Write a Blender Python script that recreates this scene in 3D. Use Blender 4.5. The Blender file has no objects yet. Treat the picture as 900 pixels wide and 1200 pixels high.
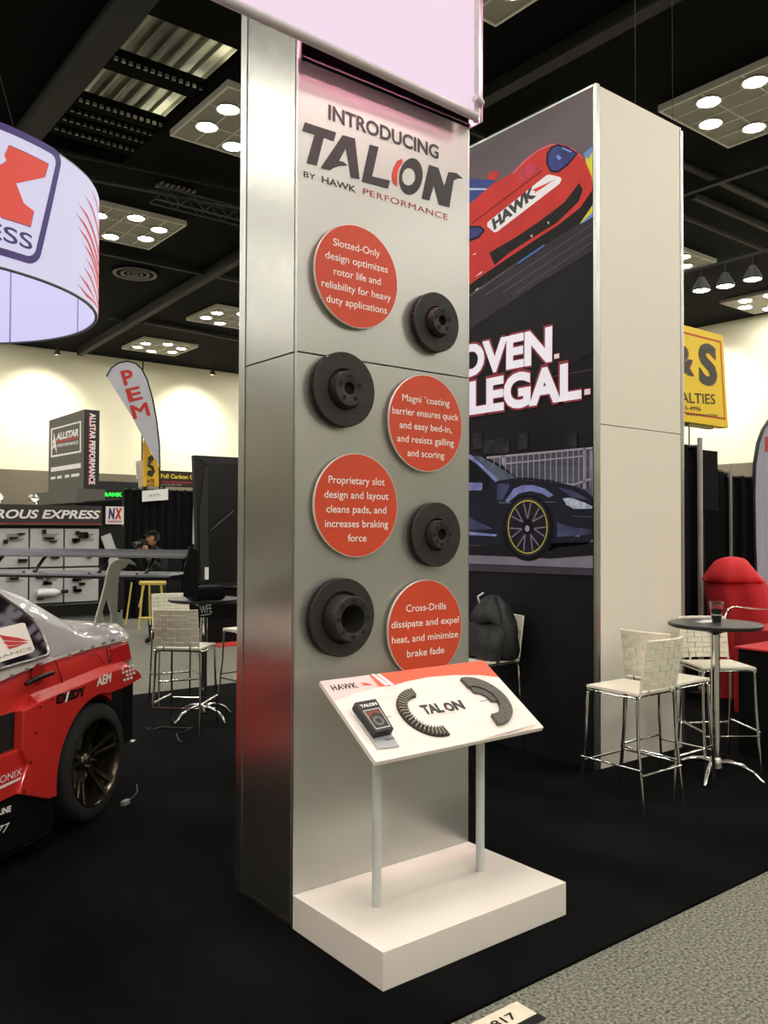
import bpy, bmesh, math, random
from mathutils import Vector, Matrix, geometry
random.seed(7)
SC = bpy.context.scene
COL = SC.collection
PI = math.pi
# ------------------------------------------------------------------ camera, world, exposure
CF, CPITCH, CYAW, CROLL, CH = 996.19, .0218, .9053, .0038, 1.6808
CFW = Vector((math.cos(CYAW)*math.cos(CPITCH), math.sin(CYAW)*math.cos(CPITCH), math.sin(CPITCH)))
CR = Vector((math.sin(CYAW), -math.cos(CYAW), 0))
CU = CR.cross(CFW)
CR2 = CR*math.cos(CROLL)+CU*math.sin(CROLL)
CU2 = -CR*math.sin(CROLL)+CU*math.cos(CROLL)
CO = Vector((0, 0, CH))
cam = bpy.data.cameras.new('camera')
cam.sensor_fit = 'VERTICAL'; cam.sensor_height = 24; cam.lens = CF/1200*24
cam.clip_end = 300; cam.clip_start = .05
camo = bpy.data.objects.new('camera', cam); COL.objects.link(camo)
mw = Matrix((CR2, CU2, -CFW)).transposed().to_4x4(); mw.translation = CO
camo.matrix_world = mw
SC.camera = camo
w = bpy.data.worlds.new('hall_air'); SC.world = w; w.use_nodes = True
w.node_tree.nodes['Background'].inputs[0].default_value = (.9, .95, .9, 1)
w.node_tree.nodes['Background'].inputs[1].default_value = .0
SC.view_settings.view_transform = 'Standard'; SC.view_settings.look = 'None'
SC.view_settings.gamma = 1; SC.view_settings.use_curve_mapping = False
SC.view_settings.exposure = 0.0
LAMP = 98.0          # radiance of the ceiling lamps
HC = 12.0            # ceiling height
K = (HC-CH)/(8-CH)

# ------------------------------------------------------------------ helpers
def ray(u, v): return CFW+CR2*((u-450)/CF)-CU2*((v-600)/CF)
def hit(u, v, pl):
    p, n = pl; d = ray(u, v)
    return CO+d*((p-CO).dot(n)/d.dot(n))
def PX(x): return (Vector((x, 0, 0)), Vector((1, 0, 0)))
def PY(y): return (Vector((0, y, 0)), Vector((0, 1, 0)))
def PZ(z): return (Vector((0, 0, z)), Vector((0, 0, 1)))
def zf(x0, y0, s, pl):            # picks points read off an enlarged crop onto a plane of the scene
    return lambda x, y: hit(x0+x/s, y0+y/s, pl)

def lin(c):
    c = c/255
    return c/12.92 if c <= .04045 else ((c+.055)/1.055)**2.4
MATS = {}
def M(name, rgb=(128, 128, 128), rough=.5, metal=0, emit=0, var=.06, scale=20, bump=0, spec=.5, coat=0, stretch=None, ecol=None, trans=0, alpha=1, bscale=None, rgb2=None):
    if name in MATS: return MATS[name]
    m = bpy.data.materials.new(name); m.use_nodes = True
    nt = m.node_tree; b = nt.nodes['Principled BSDF']
    col = tuple(lin(c) for c in rgb)
    b.inputs['Roughness'].default_value = rough
    b.inputs['Metallic'].default_value = metal
    b.inputs['Specular IOR Level'].default_value = spec
    b.inputs['Coat Weight'].default_value = coat
    b.inputs['Transmission Weight'].default_value = trans
    b.inputs['Alpha'].default_value = alpha
    tc = nt.nodes.new('ShaderNodeTexCoord'); mp = nt.nodes.new('ShaderNodeMapping')
    if stretch: mp.inputs['Scale'].default_value = stretch
    nt.links.new(tc.outputs['Object'], mp.inputs[0])
    no = nt.nodes.new('ShaderNodeTexNoise'); no.inputs['Scale'].default_value = scale; no.inputs['Detail'].default_value = 3
    nt.links.new(mp.outputs[0], no.inputs[0])
    ra = nt.nodes.new('ShaderNodeValToRGB')
    c2 = tuple(lin(c) for c in rgb2) if rgb2 else None
    ra.color_ramp.elements[0].color = (*[x*(1-var) for x in col], 1); ra.color_ramp.elements[0].position = .3
    ra.color_ramp.elements[1].color = (*(c2 or [min(1, x*(1+var)) for x in col]), 1); ra.color_ramp.elements[1].position = .7
    nt.links.new(no.outputs['Fac'], ra.inputs[0]); nt.links.new(ra.outputs[0], b.inputs['Base Color'])
    if bump:
        bu = nt.nodes.new('ShaderNodeBump'); bu.inputs['Strength'].default_value = bump; bu.inputs['Distance'].default_value = .01
        n2 = no
        if bscale:
            n2 = nt.nodes.new('ShaderNodeTexNoise'); n2.inputs['Scale'].default_value = bscale
            nt.links.new(mp.outputs[0], n2.inputs[0])
        nt.links.new(n2.outputs['Fac'], bu.inputs['Height']); nt.links.new(bu.outputs[0], b.inputs['Normal'])
    if emit:
        b.inputs['Emission Strength'].default_value = emit
        b.inputs['Emission Color'].default_value = (*[lin(c) for c in (ecol or rgb)], 1)
    MATS[name] = m
    return m

WM = {}                          # world matrix of every thing and part, kept by hand
def wm(o): return WM.get(o.name, Matrix.Identity(4)) if o else Matrix.Identity(4)
def tag(o, label=None, cat=None, group=None, kind=None):
    if label: o['label'] = label
    if cat: o['category'] = cat
    if group: o['group'] = group
    if kind: o['kind'] = kind
    return o
def thing(name, label, cat, loc=(0, 0, 0), rz=0, group=None, kind=None):
    o = bpy.data.objects.new(name, None); COL.objects.link(o)
    o.location = loc; o.rotation_euler = (0, 0, rz); o.empty_display_size = .1
    WM[o.name] = Matrix.Translation(Vector(loc)) @ Matrix.Rotation(rz, 4, 'Z')
    return tag(o, label, cat, group, kind)

class MB:
    def __init__(s): s.v = []; s.f = []
    def add(s, vs, fs):
        n = len(s.v); s.v += [Vector(p) for p in vs]; s.f += [tuple(i+n for i in q) for q in fs]; return s
    def box(s, x0, x1, y0, y1, z0, z1):
        return s.add([(x0, y0, z0), (x1, y0, z0), (x1, y1, z0), (x0, y1, z0), (x0, y0, z1), (x1, y0, z1), (x1, y1, z1), (x0, y1, z1)],
                     [(0, 3, 2, 1), (4, 5, 6, 7), (0, 1, 5, 4), (1, 2, 6, 5), (2, 3, 7, 6), (3, 0, 4, 7)])
    def cyl(s, a, b, r, n=16, r2=None):
        a, b = Vector(a), Vector(b); r2 = r if r2 is None else r2
        d = (b-a).normalized(); u = d.orthogonal().normalized(); w_ = d.cross(u)
        vs = []
        for p, q in ((a, r), (b, r2)):
            vs += [p+(u*math.cos(2*PI*i/n)+w_*math.sin(2*PI*i/n))*q for i in range(n)]
        fs = [(i, (i+1) % n, n+(i+1) % n, n+i) for i in range(n)]
        fs += [tuple(range(n))[::-1], tuple(range(n, 2*n))]
        return s.add(vs, fs)
    def tube(s, pts, r, n=8, closed=False):
        pts = [Vector(p) for p in pts]; m = len(pts); rs = r if isinstance(r, (list, tuple)) else [r]*m
        u = None; vs = []
        for i, p in enumerate(pts):
            if closed: d = (pts[(i+1) % m]-pts[i-1])
            else: d = pts[min(i+1, m-1)]-pts[max(i-1, 0)]
            d.normalize()
            if u is None: u = d.orthogonal().normalized()
            else:
                u = u-d*u.dot(d); u.normalize()
            w_ = d.cross(u)
            vs += [p+(u*math.cos(2*PI*k/n)+w_*math.sin(2*PI*k/n))*rs[i] for k in range(n)]
        fs = []
        for i in range(m if closed else m-1):
            a, b = i*n, ((i+1) % m)*n
            fs += [(a+k, a+(k+1) % n, b+(k+1) % n, b+k) for k in range(n)]
        if not closed: fs += [tuple(range(n))[::-1], tuple(range((m-1)*n, m*n))]
        return s.add(vs, fs)
    def lathe(s, prof, n=32, o=(0, 0, 0), ax=(0, 0, 1), a0=0, a1=2*PI):
        o = Vector(o); d = Vector(ax).normalized(); u = Vector((0, 0, 1)).cross(d) if abs(d.z) < .9 else Vector((1, 0, 0)); u.normalize(); w_ = d.cross(u)
        full = abs(a1-a0) > 6.28; k = n if full else n+1; vs = []
        for r, z in prof:
            for i in range(k):
                t = a0+(a1-a0)*i/n
                vs.append(o+d*z+(u*math.cos(t)+w_*math.sin(t))*r)
        fs = []
        for j in range(len(prof)-1):
            for i in range(n):
                i2 = (i+1) % k
                fs.append((j*k+i, j*k+i2, (j+1)*k+i2, (j+1)*k+i))
        return s.add(vs, fs)
    def poly(s, pts): return s.add(pts, [tuple(range(len(pts)))])
    def slab(s, pts, t):                    # pts planar polygon, t thickness vector
        pts = [Vector(p) for p in pts]; t = Vector(t); n = len(pts)
        return s.add(pts+[p+t for p in pts], [tuple(range(n))[::-1], tuple(range(n, 2*n))]+[(i, (i+1) % n, n+(i+1) % n, n+i) for i in range(n)])
    def ring(s, outer, inner):
        n = len(outer)
        return s.add(list(outer)+list(inner), [(i, (i+1) % n, n+(i+1) % n, n+i) for i in range(n)])
    def loft(s, secs, cap=True, closed=True):
        n = len(secs[0]); vs = [p for q in secs for p in q]; fs = []
        for j in range(len(secs)-1):
            for i in range(n if closed else n-1):
                i2 = (i+1) % n
                fs.append((j*n+i, j*n+i2, (j+1)*n+i2, (j+1)*n+i))
        if cap: fs += [tuple(range(n))[::-1], tuple(range((len(secs)-1)*n, len(secs)*n))]
        return s.add(vs, fs)
    def sphere(s, c, rx, ry=None, rz=None, n=12, m=8):
        ry = ry or rx; rz = rz or rx; c = Vector(c)
        vs = [c+Vector((0, 0, rz))]
        for j in range(1, m):
            a = PI*j/m
            vs += [c+Vector((rx*math.sin(a)*math.cos(2*PI*i/n), ry*math.sin(a)*math.sin(2*PI*i/n), rz*math.cos(a))) for i in range(n)]
        vs.append(c-Vector((0, 0, rz)))
        fs = [(0, 1+i, 1+(i+1) % n) for i in range(n)]
        for j in range(m-2):
            fs += [(1+j*n+i, 1+(j+1)*n+i, 1+(j+1)*n+(i+1) % n, 1+j*n+(i+1) % n) for i in range(n)]
        L = len(vs)-1; fs += [(1+(m-2)*n+(i+1) % n, 1+(m-2)*n+i, L) for i in range(n)]
        return s.add(vs, fs)
    def xf(s, mat):
        s.v = [mat @ p for p in s.v]; return s
    def build(s, name, mat, parent=None, smooth=0, bevel=0, label=None, world=False, seg=2, fixn=True):
        me = bpy.data.meshes.new(name)
        vs = s.v
        if world and parent: inv = wm(parent).inverted(); vs = [inv @ p for p in vs]
        me.from_pydata([tuple(p) for p in vs], [], s.f)
        if fixn:
            bm = bmesh.new(); bm.from_mesh(me); bmesh.ops.recalc_face_normals(bm, faces=bm.faces); bm.to_mesh(me); bm.free()
        me.materials.append(mat)
        if smooth:
            me.polygons.foreach_set('use_smooth', [True]*len(me.polygons)); me.set_sharp_from_angle(angle=math.radians(smooth))
        o = bpy.data.objects.new(name, me); COL.objects.link(o)
        if parent: o.parent = parent; WM[o.name] = wm(parent)
        if bevel:
            b = o.modifiers.new('bevel', 'BEVEL'); b.width = bevel; b.segments = seg; b.limit_method = 'ANGLE'
        if label: o['label'] = label
        return o
def copy_tree(o, parent=None):
    c = o.copy(); COL.objects.link(c)
    if parent is not None: c.parent = parent; WM[c.name] = wm(parent)
    for ch in [q for q in COL.objects if q.parent == o]: copy_tree(ch, c)
    return c
def place(o, loc, rz=0, label=None, group=None):
    o.location = loc; o.rotation_euler = (0, 0, rz); WM[o.name] = Matrix.Translation(Vector(loc)) @ Matrix.Rotation(rz, 4, 'Z')
    return tag(o, label, None, group)
def raw_text(txt, weight=0, shear=0, spacing=1):
    if weight and 'M' in txt:                 # the capital M cannot be fattened by an outline offset: strike it three times instead
        v, f = raw_text(txt, 0, shear, spacing); vs, fs = [], []
        for k, (dx, dy) in enumerate(((-weight, 0), (weight, 0), (0, weight*.6), (0, -weight*.6))):
            n = len(vs); vs += [(q[0]+dx*.9, q[1]+dy, k) for q in v]; fs += [tuple(i+n for i in g) for g in f]
        return vs, fs
    c = bpy.data.curves.new('t', 'FONT'); c.body = txt; c.offset = weight; c.shear = shear; c.space_character = spacing; c.resolution_u = 4
    o = bpy.data.objects.new('t', c); COL.objects.link(o)
    bpy.context.view_layer.update()
    me = bpy.data.meshes.new_from_object(o)
    vs = [tuple(v.co) for v in me.vertices]; fs = [tuple(p.vertices) for p in me.polygons]
    bpy.data.objects.remove(o); bpy.data.curves.remove(c); bpy.data.meshes.remove(me)
    return vs, fs
CAPH = None
def text_into(mb, txt, p0, p1, up, cap=None, prefix='', weight=0, shear=0, spacing=1, off=0, mapf=None):
    """lay txt from p0 to p1 (baseline ends); up = direction of the capitals; cap = their height"""
    global CAPH
    if CAPH is None:
        v, _ = raw_text('H'); CAPH = max(q[1] for q in v)
    p0, p1, up = Vector(p0), Vector(p1), Vector(up).normalized()
    v, f = raw_text(txt, weight, shear, spacing)
    x0, x1 = min(q[0] for q in v), max(q[0] for q in v)
    sx = (p1-p0).length/(x1-x0); sy = cap/CAPH if cap else sx
    if prefix:
        v, f = raw_text(prefix+txt, weight, shear, spacing); x1 = max(q[0] for q in v); x0 = x1-(p1-p0).length/sx
    ud = (p1-p0).normalized(); nd = ud.cross(up).normalized()
    mb.add([p0+ud*((q[0]-x0)*sx)+up*(q[1]*sy)+nd*(off+q[2]*.00025) for q in v], f)
def lettering(lines, mat, parent, name='lettering', world=True, label=None):
    for L in lines:
        mb = MB(); a = dict(L); text_into(mb, a.pop('t'), a.pop('a'), a.pop('b'), a.pop('up'), **a)
        o = mb.build(name, mat, parent, world=world, label=label, fixn=False)
    return o
def V(*a): return Vector(a)
def ell(c, rx, ry, n=32, a0=0): return [(c[0]+rx*math.cos(a0+2*PI*i/n), c[1]+ry*math.sin(a0+2*PI*i/n)) for i in range(n)]
def arcpts(c, u, w_, r, a0, a1, n):
    return [Vector(c)+Vector(u)*(r*math.cos(a0+(a1-a0)*i/n))+Vector(w_)*(r*math.sin(a0+(a1-a0)*i/n)) for i in range(n+1)]

# ------------------------------------------------------------------ materials
silver = M('brushed_silver', (196, 195, 188), .27, .97, var=.008, scale=3, stretch=(1, 1, .03))
silver_front = M('satin_silver_print', (190, 190, 184), .3, .7, var=.008, scale=3)
alu = M('aluminium', (205, 205, 200), .3, 1, var=.04, scale=8)
chrome = M('chrome', (225, 225, 222), .1, 1, var=.03)
white_lam = M('white_laminate', (242, 232, 222), .35, var=.015, scale=2)
white_paint = M('white_paint', (238, 238, 234), .4, var=.02)
postgrey = M('post_grey', (196, 198, 196), .4, var=.02)
cream_panel = M('cream_panel', (238, 230, 216), .4, var=.012, scale=1.5)
black_carpet = M('black_carpet', (10, 11, 11), .95, var=.5, scale=2.2, bump=.6, bscale=300, spec=.05, rgb2=(17, 18, 18), stretch=(1, .5, 1))
grey_carpet = M('grey_carpet', (70, 70, 62), .95, var=0, scale=75, bump=.6, bscale=160, spec=.1, rgb2=(160, 157, 143))
rotor_m = M('coated_iron', (50, 48, 44), .6, .2, var=.12, scale=60, bump=.15, spec=.4)
hole_m = M('dark_hole', (8, 8, 8), .8)
matte_black = M('matte_black', (2, 2, 2), 1, spec=0, var=0)
orange = M('orange_print', (214, 72, 40), .45, var=.02)
white_ink = M('white_ink', (250, 245, 240), .5, var=0)
black_ink = M('black_ink', (28, 26, 26), .4, var=0)
red_ink = M('red_ink', (190, 40, 45), .45, var=0)
black_m = M('black_plastic', (16, 16, 17), .4, var=.1)
black_cloth = M('black_cloth', (10, 10, 11), .9, var=.2, scale=8, bump=.3, bscale=90, spec=.2)
ceil_m = M('black_ceiling', (6, 6, 6), .9, var=.15, scale=2, spec=.1)
beam_m = M('dark_beam', (26, 26, 25), .7, var=.1, scale=2)
leather = M('white_leather', (236, 230, 210), .45, var=.04, scale=30, bump=.1)
# ------------------------------------------------------------------ hall structure
HX0, HX1, HY0, HY1 = -36.0, 38.9, -32.0, 50.0
wall_m = M('cream_wall', (232, 226, 200), .8, var=.03, scale=.4)
wains_m = M('brown_wainscot', (112, 104, 88), .7, var=.06, scale=.6)
tag(MB().box(HX0, HX1, HY0, HY1, -.2, 0).build('floor', grey_carpet), kind='structure')
def wall(name, pts, nrm):
    mb = MB(); a, b = V(*pts[0], 0), V(*pts[1], 0); n = V(*nrm, 0)
    mb.slab([a, b, b+V(0, 0, HC+1.4), a+V(0, 0, HC+1.4)], -n*.3)
    o = tag(mb.build(name, wall_m), kind='structure')
    mb = MB(); mb.slab([a, b, b+V(0, 0, 5.0), a+V(0, 0, 5.0)], n*.08); mb.build('wainscot', wains_m, o)
    d = (b-a); L = d.length; d.normalize(); k = int(L/9.4)
    for i in range(1, k):
        p = a+d*(9.4*i); MB().slab([p-d*.04, p+d*.04, p+d*.04+V(0, 0, HC-5.0), p-d*.04+V(0, 0, HC-5.0)], n*.02).xf(Matrix.Translation((0, 0, 5.0))).build('panel_joint', beam_m, o)
wall('wall_back', [(HX0, HY1), (HX1, HY1)], (0, -1))
wall('wall_right', [(HX1, HY0), (HX1, HY1)], (-1, 0))
wall('wall_left', [(HX0, HY0), (HX0, HY1)], (1, 0))
wall('wall_front', [(HX0, HY0), (HX1, HY0)], (0, 1))
# ceiling of black boards with an open bay that shows the steel deck
ox0, ox1, oy0, oy1 = 3.95*K, 5.42*K, 9.9*K, 14.3*K
mb = MB()
mb.box(HX0, ox0, HY0, HY1, HC, HC+.25); mb.box(ox1, HX1, HY0, HY1, HC, HC+.25)
mb.box(ox0, ox1, HY0, oy0, HC, HC+.25); mb.box(ox0, ox1, oy1, HY1, HC, HC+.25)
ceiling = tag(mb.build('ceiling', ceil_m), kind='structure')
deck_m = M('galvanised_deck', (120, 120, 104), .6, .2, var=.5, scale=2, stretch=(1, .2, 1))
mb = MB(); x = ox0-.6; prof = []
while x < ox1+.8:
    prof += [(x, 0), (x+.14, 0), (x+.18, .09), (x+.30, .09), (x+.34, 0)]; x += .34
mb.loft([[V(a, oy0-.6, HC+.75+b) for a, b in prof], [V(a, oy1+.8, HC+.75+b) for a, b in prof]], cap=False, closed=False)
mb.build('steel_deck', deck_m, ceiling)
for i, (a, b) in enumerate([(11.2, 11.5), (12.62, 12.8), (13.0, 13.12), (13.35, 13.5), (13.75, 13.95)]):
    m2 = MB(); m2.box(ox0-.2, ox1+.2, a*K, b*K, HC+.05, HC+.35)
    m2.build('joist', ceil_m, ceiling)
    m2 = MB()
    for k in range(14):
        xx = ox0+.1+k*.17; m2.box(xx, xx+.09, a*K-.05, a*K-.01, HC+.04, HC+.12)
    m2.build('joist_clip', alu, ceiling)
tl = M('deck_fill_glow', (255, 250, 225), emit=60)  # unseen lamps added above the boards to brighten the steel deck
for (a, b) in ((3.75, 10.5), (3.75, 11.9), (5.65, 10.8), (5.65, 12.0), (3.75, 13.6), (5.65, 13.6), (3.75, 12.9), (5.65, 12.95), (3.75, 14.1), (5.65, 14.1)):
    MB().lathe([(0, .0), (.12, .0), (.13, .03)], 12, o=(a*K, b*K, HC+.3)).build('added_deck_light', tl, ceiling)
# beams below the ceiling, each a piece of trim
def beam(n, a, b, w_, h):
    a, b = V(*a), V(*b); d = (b-a).normalized(); s = d.cross(V(0, 0, 1))*w_/2
    tag(MB().slab([a-s, b-s, b+s, a+s], (0, 0, h)).build('trim_%d' % n, beam_m), kind='structure')
beam(1, (3.75*K, 5*K, HC-.35), (3.75*K, 14.8*K, HC-.35), .55, .35)
beam(2, (8.95*K, 12*K, HC-.4), (9.9*K, 34*K*.88, HC-.4), .3, .4)
beam(3, (8.57*K, 2*K, HC-.3), (8.57*K, 10*K, HC-.3), .34, .3)
beam(4, (14.2*K, 8.8*K, HC-.2), (19*K, 8.8*K, HC-.2), .14, .2)
beam(5, (4*K, 14.35*K, HC-.15), (8*K, 13.8*K, HC-.15), .06, .06)
beam(6, (9*K, 24.7*K, HC-.15), (14*K, 24.8*K, HC-.15), .08, .08)
beam(7, (10*K, 8.2*K, HC-.1), (16*K, 8.2*K, HC-.1), .2, .1)
beam(8, (2*K, 8*K, HC-.2), (3.6*K, 8*K, HC-.2), .2, .2)
for n_, (a, b) in enumerate((((2*K, 15.3*K, HC-.35), (12*K, 13.6*K, HC-.35)), ((9.4*K, 8*K, HC-.25), (9.4*K, 22*K, HC-.25)), ((5*K, 18.9*K, HC-.2), (22*K, 18.9*K, HC-.2)),
  ((7.2*K, 9.4*K, HC-.3), (20*K, 9.4*K, HC-.3)), ((13.8*K, 2*K, HC-.3), (13.8*K, 20*K, HC-.3)), ((5.9*K, 8.2*K, HC-.3), (5.9*K, 9.8*K, HC-.3)), ((10*K, 24.4*K, HC-.2), (20*K, 25.6*K, HC-.2)))):
    beam(9+n_, a, b, .10 if n_ % 2 else .18, .12)
# lighting truss and a small grille left of the silver tower
tr_ = thing('ceiling_truss', 'dark lattice truss hung under the ceiling left of the silver tower', 'truss', (6.6*K, 13.9*K, HC-1.0))
for dy_, dz_ in ((0, 0), (.4, 0), (0, .4), (.4, .4)):
    MB().tube([(-1.2, dy_, dz_), (3.4, dy_, dz_)], .03, 6).build('chord', beam_m, tr_)
for k in range(12):
    x_ = -1.2+k*.38
    for dy_ in (0, .4): MB().tube([(x_, dy_, .4*(k % 2)), (x_+.38, dy_, .4*((k+1) % 2))], .016, 5).build('lattice_bar', beam_m, tr_)
for x_ in (-1, 3.2): MB().cyl((x_, .2, .4), (x_, .2, 1.0), .01, 5).build('hanger', beam_m, tr_)
gr_ = thing('ceiling_grille', 'small square grille on the ceiling above the round air diffuser', 'air vent', (6.55*K, 14.65*K, HC-.05))
for k in range(7): MB().box(-.55+k*.17, -.47+k*.17, -.35, .35, -.05, 0).build('grille_bar', M('grille_grey', (105, 104, 98), .5), gr_)
# ------------------------------------------------------------------ ceiling light panels
tile_m = M('ceiling_tile', (158, 154, 143), .8, var=.05)
grid_m = M('tile_grid', (225, 222, 210), .6, var=.02)
lampm = M('lamp_glow', (255, 251, 240), emit=LAMP)
lamp_house = M('lamp_housing', (200, 200, 195), .5)
lamp_mesh = []
def light_panel(px, py, label, first, seen):
    t = thing('ceiling_light', label, 'ceiling light', (px, py, HC-.1), 0, 'square clusters of lamps on the black ceiling')
    S = 1.52
    if seen:
        fm = MB(); fm.box(-S-.06, S+.06, -S-.06, -S, -.06, .1); fm.box(-S-.06, S+.06, S, S+.06, -.06, .1); fm.box(-S-.06, -S, -S, S, -.06, .1); fm.box(S, S+.06, -S, S, -.06, .1)
        for i in range(1, 5): fm.box(-S+i*S*2/5-.018, -S+i*S*2/5+.018, -S, S, -.035, -.005)
        for j in range(1, 3): fm.box(-S, S, -S+j*S*2/3-.018, -S+j*S*2/3+.018, -.035, -.005)
        fm.build('grid_frame', grid_m, t)
        me = None
        for i in range(5):
            for j in range(3):
                if me is None:
                    o = MB().box(-S/5+.02, S/5-.02, -S/3+.02, S/3-.02, -.02, .0).build('tile', tile_m, t); me = o.data
                else:
                    o = bpy.data.objects.new('tile', me); COL.objects.link(o); o.parent = t
                o.location = (-S+(i+.5)*S*2/5, -S+(j+.5)*S*2/3, 0)
    else:
        MB().box(-S, S, -S, S, -.03, .1).build('tile_board', tile_m, t)
    R = 1.14
    for k in range(6):
        a = PI/6+k*PI/3; p = (R*math.cos(a)*1.05, R*math.sin(a)*1.0, 0)
        if not lamp_mesh:
            lo = MB().lathe([(.0, -.05), (.12, -.055), (.25, -.045), (.26, -.03)], 14).build('lamp', lampm, t); lamp_mesh.append(lo.data)
            ho = MB().lathe([(.27, -.02), (.31, -.05), (.30, -.06), (.262, -.055)], 14).build('lamp_rim', lamp_house, lo); lamp_mesh.append(ho.data)
        else:
            lo = bpy.data.objects.new('lamp', lamp_mesh[0]); COL.objects.link(lo); lo.parent = t
            if seen:
                ho = bpy.data.objects.new('lamp_rim', lamp_mesh[1]); COL.objects.link(ho); ho.parent = lo
        lo.location = p
seenlab = {(1, 0): 'square tile light cluster above the tall white tower, nearest on the right',
 (1, 1): 'square light cluster hidden high behind the right tower', (0, 2): 'large light cluster beside the round hanging banner, left of the silver tower',
 (0, 1): 'light cluster at the left edge of the silver tower, below the open steel deck', (1, 3): 'light cluster cut by the left side of the silver tower, above the feather flag',
 (1, 4): 'farthest small light cluster just above the back wall, over the feather flag', (0, 0): 'light cluster at the very top of the picture, right of the pink sign',
 (2, 1): 'light cluster half hidden behind the right edge of the white tower'}
GX = [6.5, 11.85, 17.15, 22.4, 1.15, -4.2, -9.5, -14.8]; GY = [6.35, 11.6, 17.05, 22.45, 27.6, 1.0, -4.3, -9.6, -15]
first = True
for i, gx in enumerate(GX):
    for j, gy in enumerate(GY):
        if i >= 4 and j == 4: continue
        if (i, j) in ((3, 8), (7, 8), (7, 7), (6, 8)): continue
        sl = seenlab.get((i, j))
        gx2, gy2 = gx, gy
        light_panel(gx2*K, gy2*K, sl or 'ceiling light cluster outside the picture', first, bool(sl)); first = False
# round air diffuser
dx, dy = 7.98*K, 20.1*K
t = thing('air_diffuser', 'round ringed air diffuser on the black ceiling left of the silver tower', 'air vent', (dx, dy, HC-.06))
dm = M('diffuser_grey', (120, 118, 112), .5, .2)
for a, b in ((.86, .74), (.58, .46), (.32, .24), (.12, .02)):
    MB().lathe([(a, 0), (a-.02, -.06), (b, -.03), (b, 0)], 28).build('diffuser_ring', dm, t, smooth=40)
MB().cyl((0, 0, .0), (0, 0, .03), .9, 28).build('diffuser_plate', ceil_m, t)
# wall washing lamps: fixtures near the walls with spot light
def can_light(x, y, z, aim, label, power, rad=.18, group='wall washing can lamps', r=.16):
    t = thing('can_light', label, 'lamp', (x, y, z), 0, group)
    MB().lathe([(.03, .34), (.07, .33), (r, .06), (r+.015, .0), (r-.01, .0), (r-.02, .06)], 16).build('lamp_shade', beam_m, t, smooth=40)
    MB().cyl((0, 0, .34), (0, 0, .9 if r < .2 else 8.04-z), .015, 6).build('stem', beam_m, t)
    if r > .2: MB().lathe([(0, -.005), (r*.6, -.01), (r-.015, .02)], 16).build('bulb', M('can_glow', (255, 250, 238), emit=25), t)
    if power:
        l = bpy.data.lights.new('spot', 'SPOT'); l.energy = power; l.spot_size = math.radians(95); l.spot_blend = 1; l.shadow_soft_size = rad; l.color = (1, .93, .8)
        lo = bpy.data.objects.new('spot', l); COL.objects.link(lo); lo.parent = t; lo.location = (0, 0, -.05)
        lo.rotation_euler = (Vector(aim)-Vector((x, y, z))).to_track_quat('-Z', 'Y').to_euler()
WP = 2400
for i, x in enumerate((-14, -4.5, 5, 14.3, 23.5, 33)):
    can_light(x, HY1-3.2, HC-.9, (x, HY1, HC-4.2), 'can lamp washing the back wall with light', WP, group='can lamps along the back wall')
for i, y in enumerate((5, 14.5, 23, 31.8, 41)):
    can_light(HX1-3.2, y, HC-.9, (HX1, y, HC-4.2), 'can lamp washing the right wall with light', WP, group='can lamps along the right wall')
# track with three lamps over the right aisle
trk = tag(MB().box(18.62, 18.68, 8.5, 12.4, 8.03, 8.09).build('lamp_track', beam_m), 'thin dark track carrying three round lamps right of the white tower', 'lamp track')
for y in (8.7, 12.2): MB().cyl((18.65, y, 8.08), (18.65, y, HC), .008, 6).build('drop_rod', beam_m, trk)
for (u, v), lab in (((822, 341), 'leftmost'), ((850, 336), 'middle'), ((882, 328), 'rightmost')):
    p = hit(u, v, PX(18.65))
    can_light(p.x, p.y, p.z, (p.x, p.y, 0), lab+' of the three round lamps on the track above the yellow sign', 300, group='three track lamps above the yellow sign', r=.21)
# booth carpet
tag(MB().box(-5.5, 12.2, 2.165, 8.35, .0, .012).build('booth_carpet', black_carpet), 'large black booth carpet laid over the grey aisle carpet', 'carpet')

# ------------------------------------------------------------------ main silver tower
TX, TY, TW, TD = 1.9229, 3.0585, 1.0115, .4957
TT = 4.87
TFc = PY(TY)
tower = thing('display_tower', 'tall brushed silver display tower printed with black and red product lettering', 'display tower', (TX+TW/2, TY+TD/2, 0))
seam = 2.44; e = .012
def tp(mb, name, mat, **k): return mb.build(name, mat, tower, world=True, **k)
x0, x1, y0, y1 = TX, TX+TW, TY, TY+TD
tp(MB().box(x0+.004, x1-.004, y0, y0+.02, .013, seam-.003), 'front_panel', silver_front, bevel=.001)
tp(MB().box(x0+.004, x1-.004, y0, y0+.02, seam+.003, TT), 'front_panel', silver_front, bevel=.001)
tp(MB().box(x0, x0+.02, y0+.021, y1-.06, .04, seam-.003), 'side_panel', silver, bevel=.001)
tp(MB().box(x0, x0+.02, y0+.021, y1-.06, seam+.003, TT), 'side_panel', silver, bevel=.001)
tp(MB().box(x1-.02, x1, y0+.03, y1-.06, .04, TT), 'side_panel', silver)
tp(MB().box(x0+.03, x1-.03, y1-.02, y1, .013, TT), 'back_panel', silver)
for (a, b, c, d) in ((x0-.001, x0+.004, y0-.001, y0+.010), (x1-.004, x1+.001, y0-.001, y0+.010), (x0-.004, x0+.03, y1-.056, y1), (x1-.03, x1+.004, y1-.056, y1)):
    tp(MB().box(a, b, c, d, .013, TT), 'corner_profile', alu, bevel=.001)
tp(MB().box(x0+.0, x0+.012, y0+.03, y1-.058, .013, .036), 'bottom_rail', alu, bevel=.002)
tp(MB().box(x0+.025, x1-.025, y0+.025, y1-.03, .014, TT-.02), 'core', black_m)
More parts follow.
